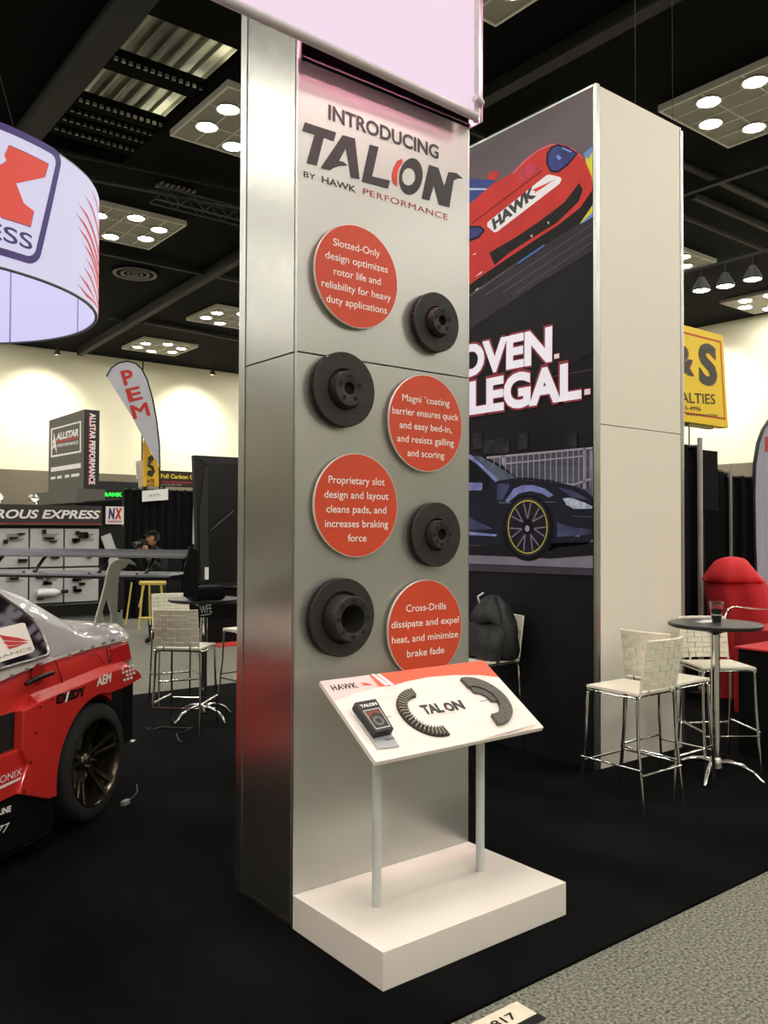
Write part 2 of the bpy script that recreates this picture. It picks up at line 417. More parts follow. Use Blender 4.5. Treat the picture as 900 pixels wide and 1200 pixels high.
zt = zf(350, 120, 4.5, PY(TY-.0015))
tal = MB()
def zp(mb, z, pts, t=None):
    q = [z(*p) for p in pts]
    return mb.poly(q)
zp(tal, zt, [(32, 104), (198, 158), (186, 205), (133, 187), (96, 334), (42, 321), (83, 171), (18, 151)])
zp(tal, zt, [(232, 172), (298, 190), (322, 405), (276, 397), (250, 240), (214, 308), (238, 314), (260, 333), (215, 336), (185, 345), (165, 359), (115, 347)])
zp(tal, zt, [(375, 222), (422, 235), (388, 390), (482, 412), (472, 455), (332, 418)])
def rot(pts, c, a): return [(c[0]+(x-c[0])*math.cos(a)-(y-c[1])*math.sin(a), c[1]+(x-c[0])*math.sin(a)+(y-c[1])*math.cos(a)) for x, y in pts]
oo = rot(ell((592, 391), 62, 98), (592, 391), .12); oi = rot(ell((581, 392), 35, 46), (581, 392), .12)
tal.ring([zt(*p) for p in oo], [zt(*p) for p in oi])
zp(tal, zt, [(688, 328), (738, 345), (768, 440), (790, 366), (832, 372), (868, 402), (838, 402), (818, 412), (795, 553), (740, 540), (713, 440), (690, 518), (648, 508)])
char_grad = M('charcoal_ink', (42, 40, 40), .35, .2, var=.35, scale=6)
tp(tal, 'logo_lettering', char_grad, fixn=False)
ra = MB(); zp(ra, zt, [(545, 296), (520, 308), (500, 345), (491, 390), (498, 425), (517, 444), (521, 420), (521, 380), (530, 345), (549, 318)]); tp(ra, 'logo_arc', M('logo_red', (196, 62, 48), .45, var=0), fixn=False)
UP = V(0, 0, 1)
def fl(t, a, b, z, cap=None, y=TY-.0015, **k): return dict(t=t, a=(TX+a, y, z), b=(TX+b, y, z), up=UP, cap=cap, **k)
lettering([fl('INTRODUCING', .158, .806, 3.485, .062, weight=.028)], black_ink, tower)
lettering([fl('BY', .032, .093, 3.196, .025, weight=.008), fl('HAWK', .125, .31, 3.196, .028, weight=.02)], black_ink, tower)
lettering([fl('PERFORMANCE', .35, .866, 3.200, .028, weight=.0, spacing=1.1)], M('dark_red_ink', (150, 45, 52), .45, var=0), tower)
lettering([fl('TM', .893, .905, 3.36, .006)], black_ink, tower)
# big header box over the tower
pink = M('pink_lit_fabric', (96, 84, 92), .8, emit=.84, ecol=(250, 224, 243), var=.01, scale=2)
hd = thing('header_lightbox', 'glowing pale pink fabric lightbox fixed across the top of the silver tower', 'lightbox', (2.2, 3.0, 3.7))
X1h = x1+.0
def hy(x): return 2.897+(x-1.487)*.0438          # the fabric face runs very slightly askew to the tower
def hslab(xa, xb, z0, z1, t): return MB().slab([V(xa, hy(xa), z0), V(xb, hy(xb), z0), V(xb, hy(xb), z1), V(xa, hy(xa), z1)], (0, t, 0))
HB = 3.70
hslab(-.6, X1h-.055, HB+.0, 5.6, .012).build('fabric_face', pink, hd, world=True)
fr = M('frame_white', (206, 196, 202), .4, .1)
hslab(-.6, X1h-.055, HB+.02, 5.6, .008).xf(Matrix.Translation((0, .013, 0))).build('back_board', black_m, hd, world=True)
MB().tube([(-.6, hy(-.6)-.006, HB), (X1h-.055, hy(X1h)-.006, HB)], .022, 12).build('bottom_tube', fr, hd, world=True, smooth=60)
MB().tube([(X1h-.048, hy(X1h)+.0, HB-.02), (X1h-.048, hy(X1h)+.0, 5.6)], .016, 10).build('side_tube', fr, hd, world=True, smooth=60)
MB().box(X1h-.004, X1h+.004, 2.965, y0, HB-.005, 5.6).build('side_plate', fr, hd, world=True, bevel=.002)
MB().cyl((X1h-.085, hy(X1h)-.03, HB+.075), (X1h-.03, hy(X1h)-.02, HB+.065), .02, 12).build('clamp', fr, hd, world=True, smooth=50, bevel=.004)
MB().box(x0+.02, X1h-.006, 3.046, y0-.002, HB+.006, HB+.014).build('added_glow_blocker', black_m, hd, world=True)  # blocker added so the strip's glow misses the top of the tower face
MB().box(x0+.02, X1h-.006, y0-.003, y0-.0015, HB+.0, 5.6).build('added_dark_sheet', matte_black, hd, world=True)  # black sheet added to keep the gap behind the fabric dark
pink_fill = M('pink_fill_glow', (255, 160, 190), emit=1500)  # glowing strip added inside the header for the pink wash on the tower
MB().box(x0+.03, x1-.04, 2.986, 2.993, HB+.30, HB+.302).build('added_glow_strip', pink_fill, hd, world=True)

# round signs on the tower
def disc(cx, cz, label, lines):
    t = thing('round_sign', label, 'sign', (TX+cx, TY-.03, cz), 0, 'round orange text signs on the silver tower')
    MB().lathe([(0, .0), (.2285, .0), (.2285, .012), (0, .012)], 64, ax=(0, -1, 0)).xf(Matrix.Translation((0, .012, 0))).build('sign_board', white_lam, t)
    MB().lathe([(0, 0), (.226, 0)], 64, ax=(0, -1, 0)).xf(Matrix.Translation((0, -.0008, 0))).build('sign_face', orange, t, fixn=False)
    for s in (-1, 1): MB().cyl((s*.1, .012, 0), (s*.1, .03, 0), .012, 10).build('standoff', alu, t)
    lettering([fl(q[0], q[1], q[2], q[3], q[4] if len(q) > 4 else .0315, y=TY-.0318, weight=.006) for q in lines], white_ink, t)
disc(.300, 2.8085, 'round orange sign about slotted-only design, topmost on the silver tower',
     [('Slotted-Only', .167, .424, 2.921), ('design optimizes', .126, .470, 2.857), ('rotor life and', .170, .429, 2.794), ('reliability for heavy', .107, .489, 2.731), ('duty applications', .132, .466, 2.668)])
disc(.708, 2.188, 'round orange sign about coating, second from the top at the right edge',
     [('Magni  coating', .558, .853, 2.281), ('TM', .692, .706, 2.302, .010), ('barrier ensures quick', .499, .913, 2.217), ('and easy bed-in,', .542, .868, 2.154), ('and resists galling', .528, .882, 2.091), ('and scoring', .590, .820, 2.027)])
disc(.303, 1.792, 'round orange sign about slot and layout, left of the eight-hole rotor',
     [('Proprietary slot', .149, .456, 1.885), ('design and layout', .127, .478, 1.821), ('cleans pads, and', .138, .466, 1.758), ('increases braking', .131, .477, 1.695), ('force', .252, .354, 1.632)])
disc(.708, 1.221, 'round orange sign about cross-drills, lowest, partly behind the tilted board',
     [('Cross-Drills', .585, .833, 1.306), ('dissipate and expel', .498, .917, 1.236), ('heat, and minimize', .501, .912, 1.166), ('brake fade', .591, .822, 1.097)])
# rotors
def rotor(cx, cz, R, hatR, hatD, bore, nb, label, drilled=False, off=.02):
    t = thing('brake_rotor', label, 'brake rotor', (TX+cx, TY-.012, cz), 0, 'dark brake rotors mounted on the silver tower')
    AX = (0, -1, 0)
    th = .03
    MB().lathe([(hatR, 0), (R, 0), (R, .011), (hatR, .011)], 56, ax=AX).build('rear_disc', rotor_m, t, smooth=40)
    vn = MB()
    for k in range(36):
        a = 2*PI*k/36; d = V(math.cos(a), 0, math.sin(a)); s = V(-math.sin(a), 0, math.cos(a))*.004
        p, q = d*(hatR*1.02), d*(R-.003)
        vn.slab([p-s+V(0, -.011, 0), q-s+V(0, -.011, 0), q+s+V(0, -.011, 0), p+s+V(0, -.011, 0)], (0, -.012, 0))
    vn.build('cooling_vanes', rotor_m, t)
    MB().lathe([(hatR*.98, .023), (hatR*1.07, .023), (hatR*1.09, .028), (hatR*1.15, .034), (R-.003, .034), (R, .031), (R, .023)], 56, ax=AX).build('front_disc', rotor_m, t, smooth=35)
    D = .034+hatD
    MB().lathe([(hatR*.98, .0), (hatR, .01), (hatR*.97, D-.005), (hatR*.94, D), (bore+.006, D), (bore, D-.003), (bore, D-.03), (bore*.6, D-.03 if bore < .05 else 0), ], 48, ax=AX).build('hat', rotor_m, t, smooth=35)
    MB().lathe([(0, D-.026 if bore < .05 else .004), (bore, D-.026 if bore < .05 else .004)], 24, ax=AX).build('centre_bore', hole_m, t, fixn=False)
    rr = (bore+hatR*.94)/2
    for k in range(nb):
        a = 2*PI*k/nb+PI/2
        c = V(rr*math.cos(a), -D-.0006, rr*math.sin(a))
        MB().lathe([(0, 0), (.0092, 0)], 14, o=c, ax=AX).build('bolt_hole', hole_m, t, fixn=False)
        MB().lathe([(.009, 0), (.009, .0015), (.0115, .0015), (.012, 0)], 14, o=c, ax=AX).build('bolt_hole_rim', rotor_m, t)
    n = 6
    for k in range(n):
        a = 2*PI*k/n+.3
        for g in (0,):
            p = V(math.cos(a), 0, math.sin(a))*(hatR*1.22)+V(0, -.0345, 0); q = V(math.cos(a+.35), 0, math.sin(a+.35))*(R-.008)+V(0, -.0345, 0)
            s = (q-p).normalized().cross(V(0, 1, 0))*.0016
            MB().poly([p-s, q-s, q+s, p+s]).build('slot', M('slot_black', (20, 20, 20), .7), t, fixn=False)
    if drilled:
        dr = MB()
        for k in range(36):
            a = 2*PI*k/36; r = hatR*1.2+(R-.012-hatR*1.2)*((k % 4)+.5)/4
            dr.lathe([(0, 0), (.0035, 0)], 8, o=V(r*math.cos(a), -.0347, r*math.sin(a)), ax=AX)
        dr.build('drilled_holes', hole_m, t, fixn=False)
rotor(.760, 2.674, .142, .066, .040, .024, 5, 'dark five-hole brake rotor right of the slotted-only sign, highest of the four')
rotor(.224, 2.296, .164, .080, .036, .028, 5, 'dark five-hole brake rotor on the panel seam, left of the coating sign')
rotor(.763, 1.663, .153, .068, .036, .028, 8, 'dark rotor with small drilled hub right of the slot and layout sign', True)
rotor(.220, 1.303, .171, .100, .075, .062, 8, 'dark deep-hatted brake rotor with a wide open centre, lowest on the left')

# ------------------------------------------------------------------ white plinth and tilted board
PF = TY-.6137
pl = thing('white_plinth', 'low white laminate plinth at the foot of the silver tower', 'plinth', (TX+TW/2, TY-.3, 0))
MB().box(TX+.0, TX+TW, PF, TY-.001, .013, .1536).build('plinth_body', white_lam, pl, world=True, bevel=.0015)
bd = thing('information_board', 'tilted white information board on two grey posts standing on the plinth', 'display stand', (2.44, 2.76, .1536))
for x in (2.137, 2.725):
    MB().cyl((x, 2.762, .1536), (x, 2.762, .935), .0195, 20).build('post', postgrey, bd, world=True, smooth=40)
    MB().box(x-.04, x+.04, 2.72, 2.80, .905, .925).xf(Matrix.Translation((0, 0, 0))).build('post_bracket', postgrey, bd, world=True)
bl, bh = V(1.968, 2.55, .808), V(1.968, 2.93, 1.060)
bu = V(1, 0, 0); bv = (bh-bl).normalized(); bn = bu.cross(bv).normalized(); BW, BH = .944, (bh-bl).length
def bp(a, b, n=0): return bl+bu*a+bv*b+bn*n
MB().slab([bp(0, 0, -.022), bp(BW, 0, -.022), bp(BW, BH, -.022), bp(0, BH, -.022)], bn*.022).build('board', white_lam, bd, world=True, bevel=.003)
BP = (bl+bn*.0012, bn)
zb = zf(370, 770, 900/270, BP)
BP2 = (bl+bn*.002, bn); zb2 = zf(370, 770, 900/270, BP2)
def clampb(p):
    d = p-bl; a = min(max(d.dot(bu), .003), BW-.003); b = min(max(d.dot(bv), .003), BH-.003); return bp(a, b, .0012)
o_ = MB().poly([clampb(zb(*p)) for p in [(208, 70), (660, 10), (720, 78), (640, 70), (540, 70), (440, 78), (350, 96), (300, 112), (248, 116)]])
o_.build('orange_banner_print', M('board_orange', (236, 96, 62), .4, var=.01), bd, world=True, fixn=False)
st = MB()
for dx_ in (0, 22):
    st.poly([zb2(*p) for p in [(216+dx_, 67), (228+dx_, 65), (286+dx_, 108), (272+dx_, 112)]])
st.build('white_stripe_print', white_ink, bd, world=True, fixn=False)
MB().poly([clampb(zb(*p)) for p in [(-20, 100), (205, 70), (245, 116), (150, 140), (75, 170), (50, 190)]]).build('pale_print', M('pale_pink_print', (226, 206, 200), .4, var=.01), bd, world=True, fixn=False)
MB().poly([clampb(zb(*p)) for p in [(930, 240), (860, 300), (640, 322), (760, 300), (860, 262)]]).build('pale_print', MATS['pale_pink_print'], bd, world=True, fixn=False)
def bt(t, x0_, y0_, x1_, y1_, cap, m, **k): return lettering([dict(t=t, a=zb2(x0_, y0_), b=zb2(x1_, y1_), up=bv, cap=cap, **k)], m, bd)
bt('HAWK', 68, 131, 168, 119, .030, black_ink, weight=.028, spacing=1.08)
MB().poly([zb2(*p) for p in [(172, 98), (200, 102), (226, 108), (205, 111), (190, 110), (178, 112), (186, 106)]]).build('eagle_print', M('board_red', (222, 84, 58), .4, var=0), bd, world=True, fixn=False)
bt('TAL', 428, 222, 505, 212, .048, char_grad, weight=.055, shear=.1)
bt('O', 515, 211, 549, 206, .045, char_grad, weight=.055)
bt('N', 548, 205, 590, 199, .048, char_grad, weight=.055, shear=.1)
MB().poly([zb2(*p) for p in [(509, 184), (515, 183), (511, 194), (512, 206), (506, 204), (504, 193)]]).build('logo_arc', M('board_arc', (205, 78, 52), .4, var=0), bd, world=True, fixn=False)
tiny = M('grey_ink', (196, 192, 190), .5, var=0)
rows = []
for (a, b, c, d) in ((440, 232, 560, 217), (300, 108, 330, 104), (250, 165, 300, 158), (270, 130, 320, 122), (480, 120, 540, 112), (350, 325, 420, 315), (760, 210, 800, 204), (620, 272, 670, 264)):
    rows.append(dict(t='slots and vents', a=zb2(a, b), b=zb2(c, d), up=bv, cap=.006))
lettering(rows, tiny, bd)
# sectioned rotor half on the board
sec = thing('vented_rotor_section', 'curved half of a vented brake rotor with fine fins on the tilted board', 'brake rotor section', bp(.4, .2, .001))
P3 = (bl+bn*.012, bn); z3 = zf(370, 770, 900/270, P3)
def b2(p): d = p-bl; return d.dot(bu), d.dot(bv)
# centre, radii of the arc on the board
oc = [b2(z3(*p)) for p in [(372, 122), (327, 175), (345, 235), (430, 292), (527, 298)]]
def circ(p, q, r):
    ax, ay = p; bx, by = q; cx, cy = r
    d = 2*(ax*(by-cy)+bx*(cy-ay)+cx*(ay-by))
    ux = ((ax*ax+ay*ay)*(by-cy)+(bx*bx+by*by)*(cy-ay)+(cx*cx+cy*cy)*(ay-by))/d
    uy = ((ax*ax+ay*ay)*(cx-bx)+(bx*bx+by*by)*(ax-cx)+(cx*cx+cy*cy)*(bx-ax))/d
    return ux, uy, math.hypot(ax-ux, ay-uy)
cxx, cyy, RR = circ(oc[0], oc[2], oc[4])
a0 = math.atan2(oc[0][1]-cyy, oc[0][0]-cxx); a1 = math.atan2(oc[4][1]-cyy, oc[4][0]-cxx)
if a0 < 0: a0 += 2*PI
if a1 < a0: a1 += 2*PI
ri = RR*.66
def seg(r0, r1, n0, n1, aa, ab, k=24):
    mb = MB(); secs = []
    for i in range(k+1):
        t_ = aa+(ab-aa)*i/k; c, s_ = math.cos(t_), math.sin(t_)
        secs.append([bp(cxx+r*c, cyy+r*s_, n) for r, n in ((r0, n0), (r1, n0), (r1, n1), (r0, n1))])
    return mb.loft(secs)
seg(ri, RR, .001, .008, a0, a1).build('rotor_plate', rotor_m, sec, world=True, smooth=30)
vane_m = M('fin_grey', (150, 146, 132), .5, .3)
for i in range(24):
    ta = a0+(a1-a0)*(i+.15)/24
    seg(ri+.002, RR-.004, .008, .020, ta, ta+.042, 1).build('fin', vane_m, sec, world=True)
# pad backing half on the board
pc = [b2(z3(*p)) for p in [(566, 84), (700, 120), (748, 200), (712, 262)]]
cx2, cy2, R2 = circ(pc[0], pc[1], pc[3])
g0 = math.atan2(pc[0][1]-cy2, pc[0][0]-cx2); g1 = math.atan2(pc[3][1]-cy2, pc[3][0]-cx2)
sh = thing('brake_rotor_section', 'solid grey curved brake rotor piece with drilled holes at the right of the tilted board', 'brake rotor section', bp(.7, .25, .001))
cxx, cyy = cx2, cy2
grey_iron = M('grey_iron', (92, 88, 82), .5, .3, var=.1, scale=70)
seg(R2*.60, R2, .001, .018, g1, g0).build('rotor_plate', grey_iron, sh, world=True, smooth=30)
seg(R2*.36, R2*.62, .001, .012, g1+.45*(g0-g1), g0-.1).build('hub_piece', grey_iron, sh, world=True, smooth=30)
dm_ = MB()
for i in range(12):
    t_ = g1+(g0-g1)*(i+.7)/13; r = R2*(.66+.28*((i*5) % 7)/7)
    dm_.lathe([(0, 0), (.0035, 0)], 8, o=bp(cx2+r*math.cos(t_), cy2+r*math.sin(t_), .0184), ax=bn)
dm_.build('drilled_holes', hole_m, sh, world=True, fixn=False)
# boxed pads
bx = thing('boxed_brake_pads', 'small black retail box of brake pads in a clear tray on the tilted board', 'box', bp(.13, .2, .001))
z4 = zf(370, 770, 900/270, (bl+bn*.001, bn))
qa, qb, qc, qd = [b2(z4(*p)) for p in [(132, 208), (222, 188), (325, 352), (240, 362)]]
MB().slab([bp(*qa, .001), bp(*qb, .001), bp(*qc, .001), bp(*qd, .001)], bn*.006).build('clear_tray', M('clear_plastic', (236, 236, 238), .15, trans=.6, coat=.5), bx, world=True, bevel=.002)
qs = [b2(z4(*p)) for p in [(138, 206), (222, 190), (292, 308), (222, 324)]]
MB().slab([bp(*q, .007) for q in qs], bn*.034).build('box_body', black_m, bx, world=True, bevel=.003)
zt5 = zf(370, 770, 900/270, (bl+bn*.0422, bn)); 
q5 = [b2(p)for p in [bp(*q) for q in qs]]
def onbox(s_, t_): # s across, t down
    A, B, C_, D_ = [Vector(q) for q in (qs[0], qs[1], qs[2], qs[3])]
    p = (A.lerp(B, s_)).lerp(D_.lerp(C_, s_), t_); return bp(p.x, p.y, .0416)
lettering([dict(t='TALON', a=onbox(.12, .2), b=onbox(.9, .2), up=(onbox(.5, 0)-onbox(.5, 1)), cap=.014, weight=.04)], white_ink, bx)
MB().ring([onbox(*p) for p in ((.1, .3), (.9, .3), (.9, .92), (.1, .92))], [onbox(*p) for p in ((.14, .33), (.86, .33), (.86, .89), (.14, .89))]).build('box_frame_print', tiny, bx, world=True, fixn=False)
MB().poly([onbox(*p) for p in ((.14, .36), (.86, .36), (.86, .5), (.5, .42), (.14, .56))]).build('box_red_print', M('box_rust', (120, 52, 40), .5), bx, world=True, fixn=False)
MB().ring([onbox(.5+.26*math.cos(a*PI/12), .68+.15*math.sin(a*PI/12)) for a in range(24)], [onbox(.5+.14*math.cos(a*PI/12), .68+.08*math.sin(a*PI/12)) for a in range(24)]).build('box_rotor_print', M('box_grey', (100, 100, 98), .5), bx, world=True, fixn=False)
lettering([dict(t='HAWK', a=z4(272, 333), b=z4(305, 325), up=bv, cap=.009, weight=.03, off=.0085)], black_ink, bx)
# number card on the aisle carpet
nc = thing('number_card', 'pale floor card with black digits ending 817 at the carpet edge', 'sign', (2.15, 2.06, .001))
sx_ = 2.279
MB().box(sx_-.5, sx_-.005, 2.024, 2.120, .0, .003).build('card', M('cream_card', (232, 220, 198), .6), nc, world=True)
MB().box(sx_-.5, sx_, 1.985, 2.023, .0, .0025).build('black_band', black_m, nc, world=True)
lettering([dict(t='817', a=(2.098, 2.048, .0038), b=(2.206, 2.048, .0038), up=(0, 1, 0), cap=.036, weight=.02)], black_ink, nc)
# ------------------------------------------------------------------ tall white tower with the photo print
RX, RY, RW, RT = 4.8636, 3.773, 1.1036, 4.869
RYB = 6.9
rt = thing('graphic_tower', 'tall white and aluminium tower with a racing photo print on its left face', 'display tower', (5.4, 5.3, 0))
def rp(mb, name, mat, **k): return mb.build(name, mat, rt, world=True, **k)
for za, zb_ in ((.013, 2.437), (2.443, RT-.01)):
    rp(MB().box(RX+.045, RX+RW-.065, RY+.003, RY+.03, za, zb_), 'white_panel', cream_panel, bevel=.001)
rp(MB().box(RX, RX+.04, RY, RY+.03, .013, RT), 'corner_profile', alu, bevel=.003)
rp(MB().lathe([(.03, .013), (.03, RT-.03)], 20, o=(RX+RW-.03, RY+.03, 0)), 'corner_profile', alu, smooth=60)
rp(MB().box(RX+RW-.06, RX+RW-.05, RY+.001, RY+.03, .013, RT-.01), 'corner_profile', alu)
rp(MB().box(RX, RX+.03, RYB-.04, RYB, .013, RT), 'corner_profile', alu)
rp(MB().box(RX+.01, RX+RW-.01, RY+.03, RYB-.01, .014, RT-.015), 'core', black_m)
rp(MB().box(RX, RX+.03, RY+.031, RYB-.04, RT-.014, RT), 'top_rail', alu)
dk = M('dark_photo_print', (27, 26, 30), .5, var=.35, scale=1.5, spec=.15)
panel = rp(MB().box(RX+.002, RX+.02, RY+.031, RYB-.041, .013, RT-.014), 'photo_print', dk)
LY = [0]
def layer():
    LY[0] += 1; x = RX+.0015-.0005*LY[0]
    return zf(540, 130, 5.294, PX(x)), zf(540, 370, 5.294, PX(x)), zf(540, 480, 5.294, PX(x)), x
YMIN, YMAX = RY+.032, RYB-.042
def cl(p): return V(p.x, min(max(p.y, YMIN), YMAX), min(p.z, RT-.015))
PK = {}
def pr(name, rgb, polys, z, rough=.28, var=.05, rings=False, scale=4, stretch=None):
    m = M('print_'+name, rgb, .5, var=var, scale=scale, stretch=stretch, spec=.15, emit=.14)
    if len(polys) > 1 and len(polys) <= 10 and not rings:
        return [pr(name, rgb, [q], z, rough, var, rings, scale, stretch) for q in polys]
    mb = MB()
    for q in polys:
        if rings: mb.ring([cl(z(*p)) for p in q[0]], [cl(z(*p)) for p in q[1]])
        else: mb.poly([cl(z(*p)) for p in q])
    return mb.build(name+'_print', m, panel, world=True, fixn=False)
L0 = layer()
pr('road', (100, 88, 94), [[(-900, -200), (840, -300), (840, 700), (700, 760), (400, 960), (100, 1150), (-900, 1800)]], L0[0], var=.3, scale=1.2, stretch=(1, .35, 1.2))
L1 = layer()
pr('dim_road', (52, 46, 52), [[(840, 640), (840, 860), (500, 1060), (200, 1260), (-900, 1900), (-900, 1500), (-200, 1250), (60, 1150), (330, 960), (600, 790)]], L1[0], var=.3, scale=2)
L1 = layer()
pr('black_road', (27, 26, 29), [[(840, 880), (840, 1500), (-900, 2300), (-900, 1950), (150, 1330), (480, 1130)]], L1[0], var=.1)
pr('streak', (84, 76, 80), [[(840, 690), (840, 696), (150, 1150), (150, 1140)], [(840, 745), (840, 752), (260, 1130), (260, 1122)], [(840, 800), (840, 806), (330, 1140), (330, 1134)]], L1[0])
L2 = layer()
pr('yellow_car', (214, 204, 70), [[(770, 280), (840, 215), (840, 470), (790, 400)], [(738, 700), (840, 640), (840, 560), (770, 640)]], L2[0])
L3 = layer()
pr('blue_trim', (110, 140, 200), [[(760, 268), (840, 205), (840, 240), (790, 300)], [(740, 705), (840, 650), (840, 622), (770, 672)]], L3[0])
pr('blue_window', (62, 74, 140), [[(-300, 480), (45, 420), (180, 428), (240, 442), (150, 500), (100, 545), (45, 590), (-300, 800)]], L3[0], var=.2)
L4 = layer()
pr('white_trim', (190, 195, 225), [[(-300, 540), (45, 478), (160, 480), (165, 490), (45, 492), (-300, 560)]], L4[0])
pr('underside', (24, 22, 24), [[(-300, 1330), (45, 1085), (100, 1045), (250, 940), (430, 820), (600, 710), (740, 600), (838, 480), (838, 575), (740, 695), (560, 810), (300, 970), (120, 1090), (45, 1150), (-300, 1400)]], L4[0])
pr('red_body', (200, 56, 52), [[(-300, 850), (45, 587), (200, 450), (320, 385), (400, 300), (480, 240), (560, 205), (620, 203), (700, 235), (760, 288), (788, 350), (812, 410), (838, 455), (838, 492), (740, 600), (600, 710), (430, 820), (250, 940), (100, 1045), (45, 1090), (-300, 1330)],
    [(155, 415), (185, 380), (220, 368), (236, 385), (225, 425), (200, 430)]], L4[0], var=.12)
L5 = layer()
pr('bright_edge', (222, 96, 110), [[(320, 385), (400, 300), (480, 240), (560, 205), (620, 203), (700, 235), (760, 288), (752, 292), (700, 246), (620, 213), (560, 215), (482, 250), (404, 310), (324, 393)]], L5[0])
pr('hood_patch', (196, 66, 84), [[(340, 390), (420, 335), (470, 335), (485, 360), (430, 400), (380, 445), (345, 440), (370, 400)]], L5[0], var=.3, scale=14)
pr('shut_line', (130, 26, 30), [[(60, 700), (500, 368), (505, 374), (64, 706)]], L5[0])
pr('grille', (30, 27, 27), [[(175, 880), (330, 790), (480, 690), (640, 570), (735, 445), (757, 490), (732, 560), (600, 690), (440, 790), (300, 880), (210, 957)]], L5[0], var=.5, scale=18)
pr('lamp_outline', (28, 26, 40), [[(560, 222), (600, 204), (665, 222), (728, 262), (665, 340), (600, 385), (555, 380), (528, 325), (532, 262)], [(-60, 720), (45, 714), (122, 712), (152, 740), (112, 790), (45, 815), (-60, 840)]], L5[0])
pr('blue_line', (74, 108, 170), [[(350, 940), (515, 828), (525, 836), (358, 950)]], L5[0])
L6 = layer()
pr('lamp_glass', (62, 66, 128), [[(570, 232), (600, 216), (660, 232), (714, 266), (660, 326), (600, 372), (562, 366), (540, 320), (544, 268)], [(-60, 735), (45, 726), (112, 722), (135, 742), (105, 776), (45, 798), (-60, 820)]], L6[0], var=.3, scale=10)
pr('white_sticker', (240, 236, 240), [[(530, 400), (548, 394), (616, 410), (626, 425), (612, 452), (222, 752), (205, 752), (163, 715), (165, 692)]], L6[0], var=.0)
pr('glint', (235, 215, 215), [[(70, 895), (95, 878), (92, 890)], [(85, 1030), (135, 990), (128, 1008)], [(85, 1115), (110, 1095), (105, 1110)], [(430, 775), (445, 765), (443, 785)], [(535, 690), (545, 685), (548, 705)], [(40, 0), (45, 0), (40, 5)]], L6[0])
L7 = layer()
pr('lamp_glint', (120, 140, 215), [[(590, 285), (605, 270), (625, 290), (610, 308)], [(630, 225), (690, 250), (680, 258), (628, 234)]], L7[0])
pr('red_wing', (214, 60, 66), [[(440, 492), (600, 418), (560, 440), (500, 482), (470, 500), (455, 515), (462, 496)]], L7[0])
def quadtext(mb, t, z, p0, p1, ptop, **k):
    a, b, c = z(*p0), z(*p1), z(*ptop)
    ud = (b-a).normalized(); h = (c-a); up = h-ud*h.dot(ud)
    text_into(mb, t, a, b, up, cap=up.length, **k)
mb = MB(); quadtext(mb, 'HAWK', L7[0], (205, 735), (468, 522), (178, 692), weight=.06); mb.build('sticker_lettering', black_ink, panel, world=True, fixn=False)
# words
L8 = layer()
for a_ in (('VEN', L8[1], (128, 355), (569, 272), (128, 172), 'TRACK PRO'), ('LEGAL', L8[1], (50, 610), (752, 501), (50, 418), 'STREET ')):
    mb = MB(); quadtext(mb, *a_[:5], weight=.075, prefix=a_[5]); mb.build('red_letter_edge', M('print_letter_edge', (150, 36, 50), .4, var=0), panel, world=True, fixn=False)
L9 = layer()
for a_ in (('VEN', L9[1], (131, 352), (566, 271), (131, 174), 'TRACK PRO'), ('LEGAL', L9[1], (53, 605), (748, 500), (53, 423), 'STREET ')):
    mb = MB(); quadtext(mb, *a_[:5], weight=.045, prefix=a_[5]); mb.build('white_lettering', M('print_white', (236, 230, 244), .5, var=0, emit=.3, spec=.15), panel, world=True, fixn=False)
pr('orange_line', (150, 74, 52), [[(45, 350), (250, 320), (250, 326), (45, 362)], [(45, 400), (410, 335), (410, 339), (45, 406)]], L0[1])
pr('thin_line', (92, 84, 86), [[(570, 183), (838, 122), (838, 126), (570, 187)], [(420, 402), (838, 328), (838, 331), (420, 406)], [(45, 468), (280, 430), (280, 433), (45, 472)], [(400, 312), (640, 280), (640, 283), (400, 315)]], L0[1])
pr('full_stop_edge', (150, 36, 50), [[(576, 236), (614, 229), (614, 266), (576, 273)], [(763, 454), (807, 447), (807, 490), (763, 497)]], L8[1])
pr('full_stop', (236, 230, 244), [[(580, 240), (610, 234), (610, 262), (580, 268)], [(767, 458), (803, 452), (803, 486), (767, 492)]], L9[1])
# lower picture: dark coupe in front of a fence
A0 = layer(); z = A0[2]
pr('dark_building', (40, 38, 44), [[(z0x, 150), (z0x+60, 140), (z0x+60, 240), (z0x, 250)] for z0x in (75, 355, 660)]+[[(140, 190), (300, 175), (300, 270), (140, 275)]], z, var=.6, scale=16)
pr('fence_back', (74, 74, 90), [[(165, 300), (838, 235), (838, 545), (700, 480), (430, 430), (350, 425), (260, 350)]], z, var=.5, scale=5, stretch=(1, .3, 4))
pr('ground', (122, 118, 132), [[(-900, 850), (45, 843), (838, 805), (838, 990), (45, 960), (-900, 960)]], z, var=.2, scale=3)
pr('dim_ground', (62, 58, 68), [[(-900, 955), (45, 955), (838, 985), (838, 1030), (45, 1000), (-900, 990)]], z, var=.2, scale=3)
A1 = layer(); z = A1[2]
bars = [[(160, 292), (838, 230), (838, 242), (160, 305)], [(262, 332), (780, 282), (780, 290), (262, 342)], [(400, 440), (700, 460), (780, 430), (838, 425), (838, 432), (700, 470)]]
for i in range(18):
    x = 205+i*35; yt = 298-(x-160)*.09
    bars.append([(x, yt), (x+5, yt), (x+5, 430+(max(0, x-350))*.13), (x, 430+(max(0, x-350))*.13)])
for x in (255, 758):
    yt = 290-(x-160)*.09; bars.append([(x, yt), (x+18, yt), (x+18, 350 if x < 500 else 492), (x, 340 if x < 500 else 490)])
pr('fence', (158, 152, 162), bars, z)
pr('banner', (140, 138, 160), [[(805, 255), (838, 250), (838, 545), (815, 520)]], z)
